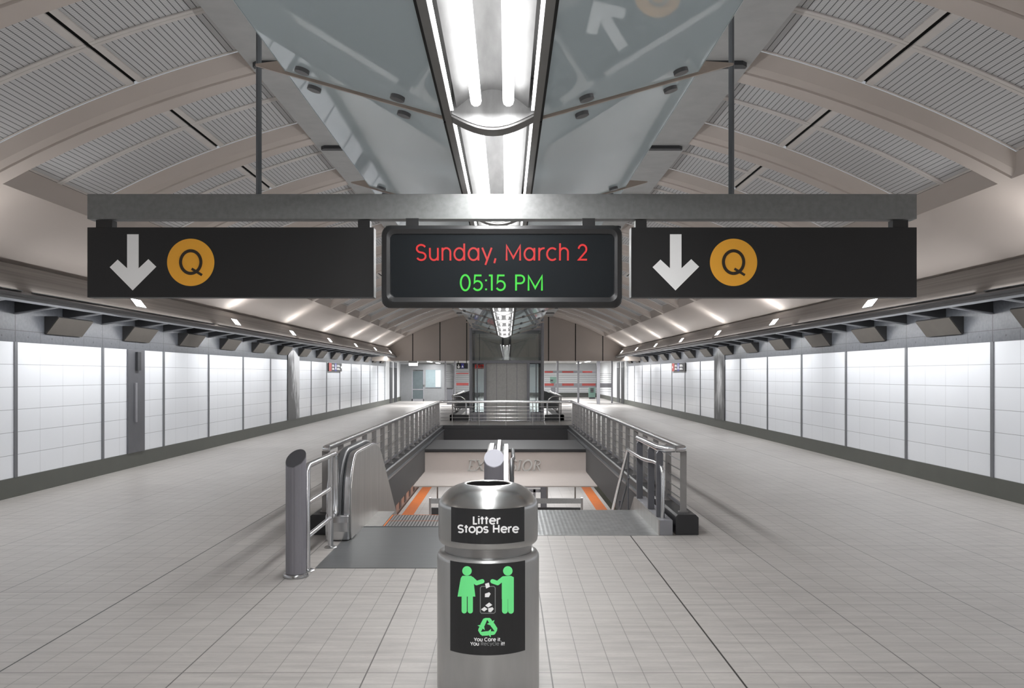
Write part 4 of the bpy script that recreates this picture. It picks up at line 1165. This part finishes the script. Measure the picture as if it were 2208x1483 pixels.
# ------------------------------------------------------------------ far lobby
YB = 52.0
r = thing('station_booth', 'grey steel booth with glazed door and window at the far left', 'booth', (-5.2, YB, 0))
xa, xb = sx(864, YB), sx(958, YB)
f = MB(); f.box(xa, sx(888, YB), YB, YB+.08, 0, 2.28); f.box(sx(914, YB), sx(918, YB), YB, YB+.08, 0, 2.28); f.box(sx(888, YB), sx(914, YB), YB, YB+.08, sz(797, YB), 2.28); f.box(sx(918, YB), sx(951, YB), YB, YB+.08, sz(797, YB), 2.28); f.box(sx(918, YB), sx(951, YB), YB, YB+.08, 0, sz(835.5, YB)); f.box(sx(951, YB), xb, YB, YB+.08, 0, 2.28)
f.build('front_wall', M['office'], r)
f = MB(); f.box(sx(888, YB), sx(890, YB), YB-.01, YB+.05, 0, sz(797, YB)); f.box(sx(912.5, YB), sx(914, YB), YB-.01, YB+.05, 0, sz(797, YB)); f.box(sx(888, YB), sx(914, YB), YB-.01, YB+.05, 0, sz(860, YB)); f.box(sx(890, YB), sx(913, YB), YB-.01, YB+.05, sz(840.5, YB), sz(838.5, YB)); d = f.build('door', M['frame'], r)
MB().box(sx(890, YB), sx(912.5, YB), YB+.01, YB+.03, sz(860, YB), sz(800, YB)).build('door_glass', M['darkpane'], d)
MB().box(sx(913, YB), sx(916, YB), YB-.06, YB-.01, sz(832, YB), sz(829, YB)).build('handle', M['steel'], d)
MB().box(sx(918, YB), sx(951, YB), YB+.01, YB+.03, sz(835.5, YB), sz(797, YB)).build('window_glass', M['pane'], r)
MB().box(sx(939, YB), sx(950, YB), YB-.0, YB+.009, sz(834, YB), sz(798, YB)).build('white_screen', M['lightblock'], r)
MB().box(sx(917.5, YB), sx(951.5, YB), YB-.03, YB+.005, sz(836.5, YB), sz(835, YB)).build('sill', M['postdark'], r)
MB().box(xb-.06, xb, YB+.081, YE-.1, 0, 2.28).build('side_wall', M['office'], r)
r = thing('lobby_light', 'white strip light above the booth door', 'ceiling light', (sx(890, 47), 47, 2.3))
MB().box(sx(882, 47), sx(899, 47), 46.9, 47.4, sz(788, 47), sz(783, 47)).build('diffuser', M['paneldiff'], r)
MB().box(sx(881, 47), sx(900, 47), 46.9, 47.4, sz(782.9, 47), 2.42).build('housing', M['fixframe'], r)
# lobby ceiling strip lights
for i, (x, y) in enumerate([(a, b) for b in (44, 50, 56) for a in (-4.6, -1.6, 1.8, 4.8)]):
    r = thing('lobby_light', 'thin lobby ceiling light, %s from the left in the %s row' % (ORD[i % 4+1], ('near', 'middle', 'far')[i//4]), 'ceiling light', (x, y, 2.4), 'thin lights in the lobby ceiling')
    MB().box(x-.06, x+.06, y-1.2, y+1.2, 2.385, 2.42).build('diffuser', M['paneldiff'], r)
    ld = bpy.data.lights.new('lobby_lamp', 'AREA'); ld.shape = 'RECTANGLE'; ld.size = .12; ld.size_y = 2.4; ld.energy = 80
    lo = bpy.data.objects.new('lobby_lamp', ld); COL.objects.link(lo); lo.parent = r; lo.location = (0, 0, -.02)
# fence screens with red strips
YF = 49.0
def fence(pxs, y, lab, bars, slabs, posts):
    r = thing('barrier_screen', lab, 'barrier', (sx(pxs[0], y), y, 0))
    for a, b in posts: MB().box(sx(a, y), sx(b, y), y-.08, y+.08, 0, 2.42).build('post', M['frame'], r)
    for py in bars: MB().box(sx(pxs[0], y), sx(pxs[1], y), y-.012, y+.012, sz(py+.45, y), sz(py-.15, y)).build('bar', M['cable'], r)
    for (a, b, p0, p1, m_, nm) in slabs: MB().box(sx(a, y), sx(b, y), y-.03 if m_ != 'red' else y-.045, y+.02 if m_ != 'red' else y-.031, sz(p1, y), sz(p0, y)).build(nm, M[m_], r)
fence((960, 1011), YF, 'grey barred screen with red strips between the booth and the lift', (800.5, 805, 809.5, 813.5, 818, 822, 835, 839.5, 844),
      ((984, 1011, 803.5, 806.5, 'frame', 'panel'), (984, 1010, 804, 806, 'red', 'red_strip'), (984, 1011, 825, 832.5, 'frame', 'panel'), (984, 1010, 825.5, 830.5, 'red', 'red_strip')),
      ((959, 962), (979, 982.5)))
fence((1174, 1287), YF, 'grey barred screen with red strips on the right of the lift', (809, 813.5, 818, 822, 839.5, 843.5, 852, 859),
      ((1174, 1287, 799, 804, 'frame', 'top_panel'), (1174, 1287, 826, 835.5, 'frame', 'middle_panel'), (1174, 1192, 800, 803.5, 'red', 'red_strip'), (1212, 1236, 800, 803.5, 'red', 'red_strip'), (1256, 1277, 800, 803.5, 'red', 'red_strip'),
       (1174, 1194, 826.5, 831.5, 'red', 'red_strip'), (1212, 1237, 826.5, 831.5, 'red', 'red_strip'), (1255, 1284, 826.5, 831.5, 'red', 'red_strip')),
      ((1200, 1204.5), (1245, 1249)))
fence((1293, 1320), YF-.6, 'narrow grey barred gate next to the right wall', (805.5, 809.5, 813.5, 818, 822, 839.5, 844), ((1293, 1319, 826, 835.5, 'frame', 'middle_panel'),), ((1318, 1321),))
r = thing('lobby_column', 'square grey column between the barred screen and the right gate', 'column', (sx(1290.5, 46.5), 46.5, 0))
MB().box(sx(1287.3, 46.5), sx(1293.8, 46.5), 46.5, 46.75, 0, 2.42).build('shaft', M['frame'], r)
# turnstile cabinet and machines
r = thing('fare_cabinet', 'dark grey waist-high cabinet beside the booth screen', 'cabinet', (sx(970, 46), 46, 0))
MB().box(sx(963.5, 46), sx(976.5, 46), 46, 46.4, 0, sz(838, 46)).build('body', M['postdark'], r, bevel=.01); MB().box(sx(963, 46), sx(977, 46), 45.98, 46.42, sz(838, 46), sz(836.5, 46)).build('top', M['kerb'], r)
r = thing('green_machine', 'dull green ticket machine seen behind the barred screen', 'machine', (sx(1276, 56), 56, 0))
MB().box(sx(1270, 56), sx(1284, 56), 56, 56.4, .12, sz(834, 56)).build('body', M['green'], r, bevel=.01); MB().box(sx(1273, 56), sx(1280, 56), 55.98, 56, sz(846, 56), sz(837, 56)).build('screen', M['label'], r); MB().box(sx(1271, 56), sx(1283, 56), 55.99, 56.3, 0, .12).build('plinth', M['kerb'], r)
r = thing('green_machine', 'green and black screen unit seen left of the first screen post', 'machine', (sx(1193, 56), 56, 1.5))
MB().box(sx(1186, 56), sx(1200, 56), 56, 56.3, sz(825, 56), sz(812, 56)).build('body', M['green'], r); MB().box(sx(1187, 56), sx(1192, 56), 55.98, 56, sz(822, 56), sz(818, 56)).build('screen', M['label'], r); MB().box(sx(1188, 56), sx(1198, 56), 56.05, 56.25, 0, sz(825, 56)).build('stand', M['postdark'], r)
# small hanging sign left of the lift
y = 43.0
r = thing('lobby_sign', 'small black sign with white down arrow and blue square, left of the lift', 'sign', (sx(996, y), y, 2.1))
MB().box(sx(985, y), sx(1009, y), y, y+.08, sz(794.8, y), sz(782.5, y)).build('sign_board', M['black'], r)
for px in (988, 1006): MB().box(sx(px, y)-.02, sx(px, y)+.02, y+.02, y+.06, sz(783, y), 2.42).build('bracket', M['kerb'], r)
f = MB(); flat_art(f, [[(855+a/13.38, 770+b/13.38) for a, b in ((1782,212),(1806,212),(1806,272),(1832,262),(1836,282),(1795,322),(1750,282),(1754,262),(1782,272))]], y-.005); f.build('arrow', M['signwhite'], r)
f = MB(); f.box(sx(994.2, y), sx(1000.3, y), y-.006, y, sz(793.6, y), sz(783.6, y)); b_ = f.build('blue_square', M['blue'], r)
f = MB(); flat_art(f, [[(995, 792), (999.5, 792), (997.3, 787)]], y-.009); f.build('white_triangle', M['signwhite'], b_)
# exit sign seen through the shaft glass
y = 40.0
r = thing('exit_sign', 'black sign with red exit lettering seen through the left lift glass', 'sign', (sx(1032, y), y, 2.1))
MB().box(sx(1022, y), sx(1046, y), y, y+.06, sz(795, y), sz(785, y)).build('sign_board', M['label'], r)
MB().box(sx(1034, y)-.02, sx(1034, y)+.02, y+.01, y+.05, sz(785, y), 3.9).build('bracket', M['kerb'], r)
f = MB(); flat_art(f, text_quads('EXIT', 1024, 1044, 793.6, 786.4, 1.3), y-.004); f.build('lettering', emis('exit_red', (230, 60, 50), .35), r)

# ------------------------------------------------------------------ camera and world
cam = bpy.data.cameras.new('camera'); co = bpy.data.objects.new('camera', cam); COL.objects.link(co); sc.camera = co
co.location = (0, 0, H); co.rotation_euler = (R(90), 0, 0)
cam.sensor_width = 36; cam.lens = F/2208*36; cam.clip_end = 300; cam.clip_start = .05
cam.shift_x = (1104-VX)/2208; cam.shift_y = (VY-741.5)/2208
w = bpy.data.worlds.new('world'); sc.world = w; w.use_nodes = True
w.node_tree.nodes['Background'].inputs[0].default_value = (.6, .62, .65, 1); w.node_tree.nodes['Background'].inputs[1].default_value = .3
sc.view_settings.view_transform = 'Standard'; sc.view_settings.look = 'None'; sc.view_settings.gamma = 1
sc.view_settings.exposure = .93
try:
    sc.cycles.max_bounces = 8; sc.cycles.diffuse_bounces = 5; sc.cycles.sample_clamp_indirect = 6; sc.cycles.use_denoising = True
except Exception: pass
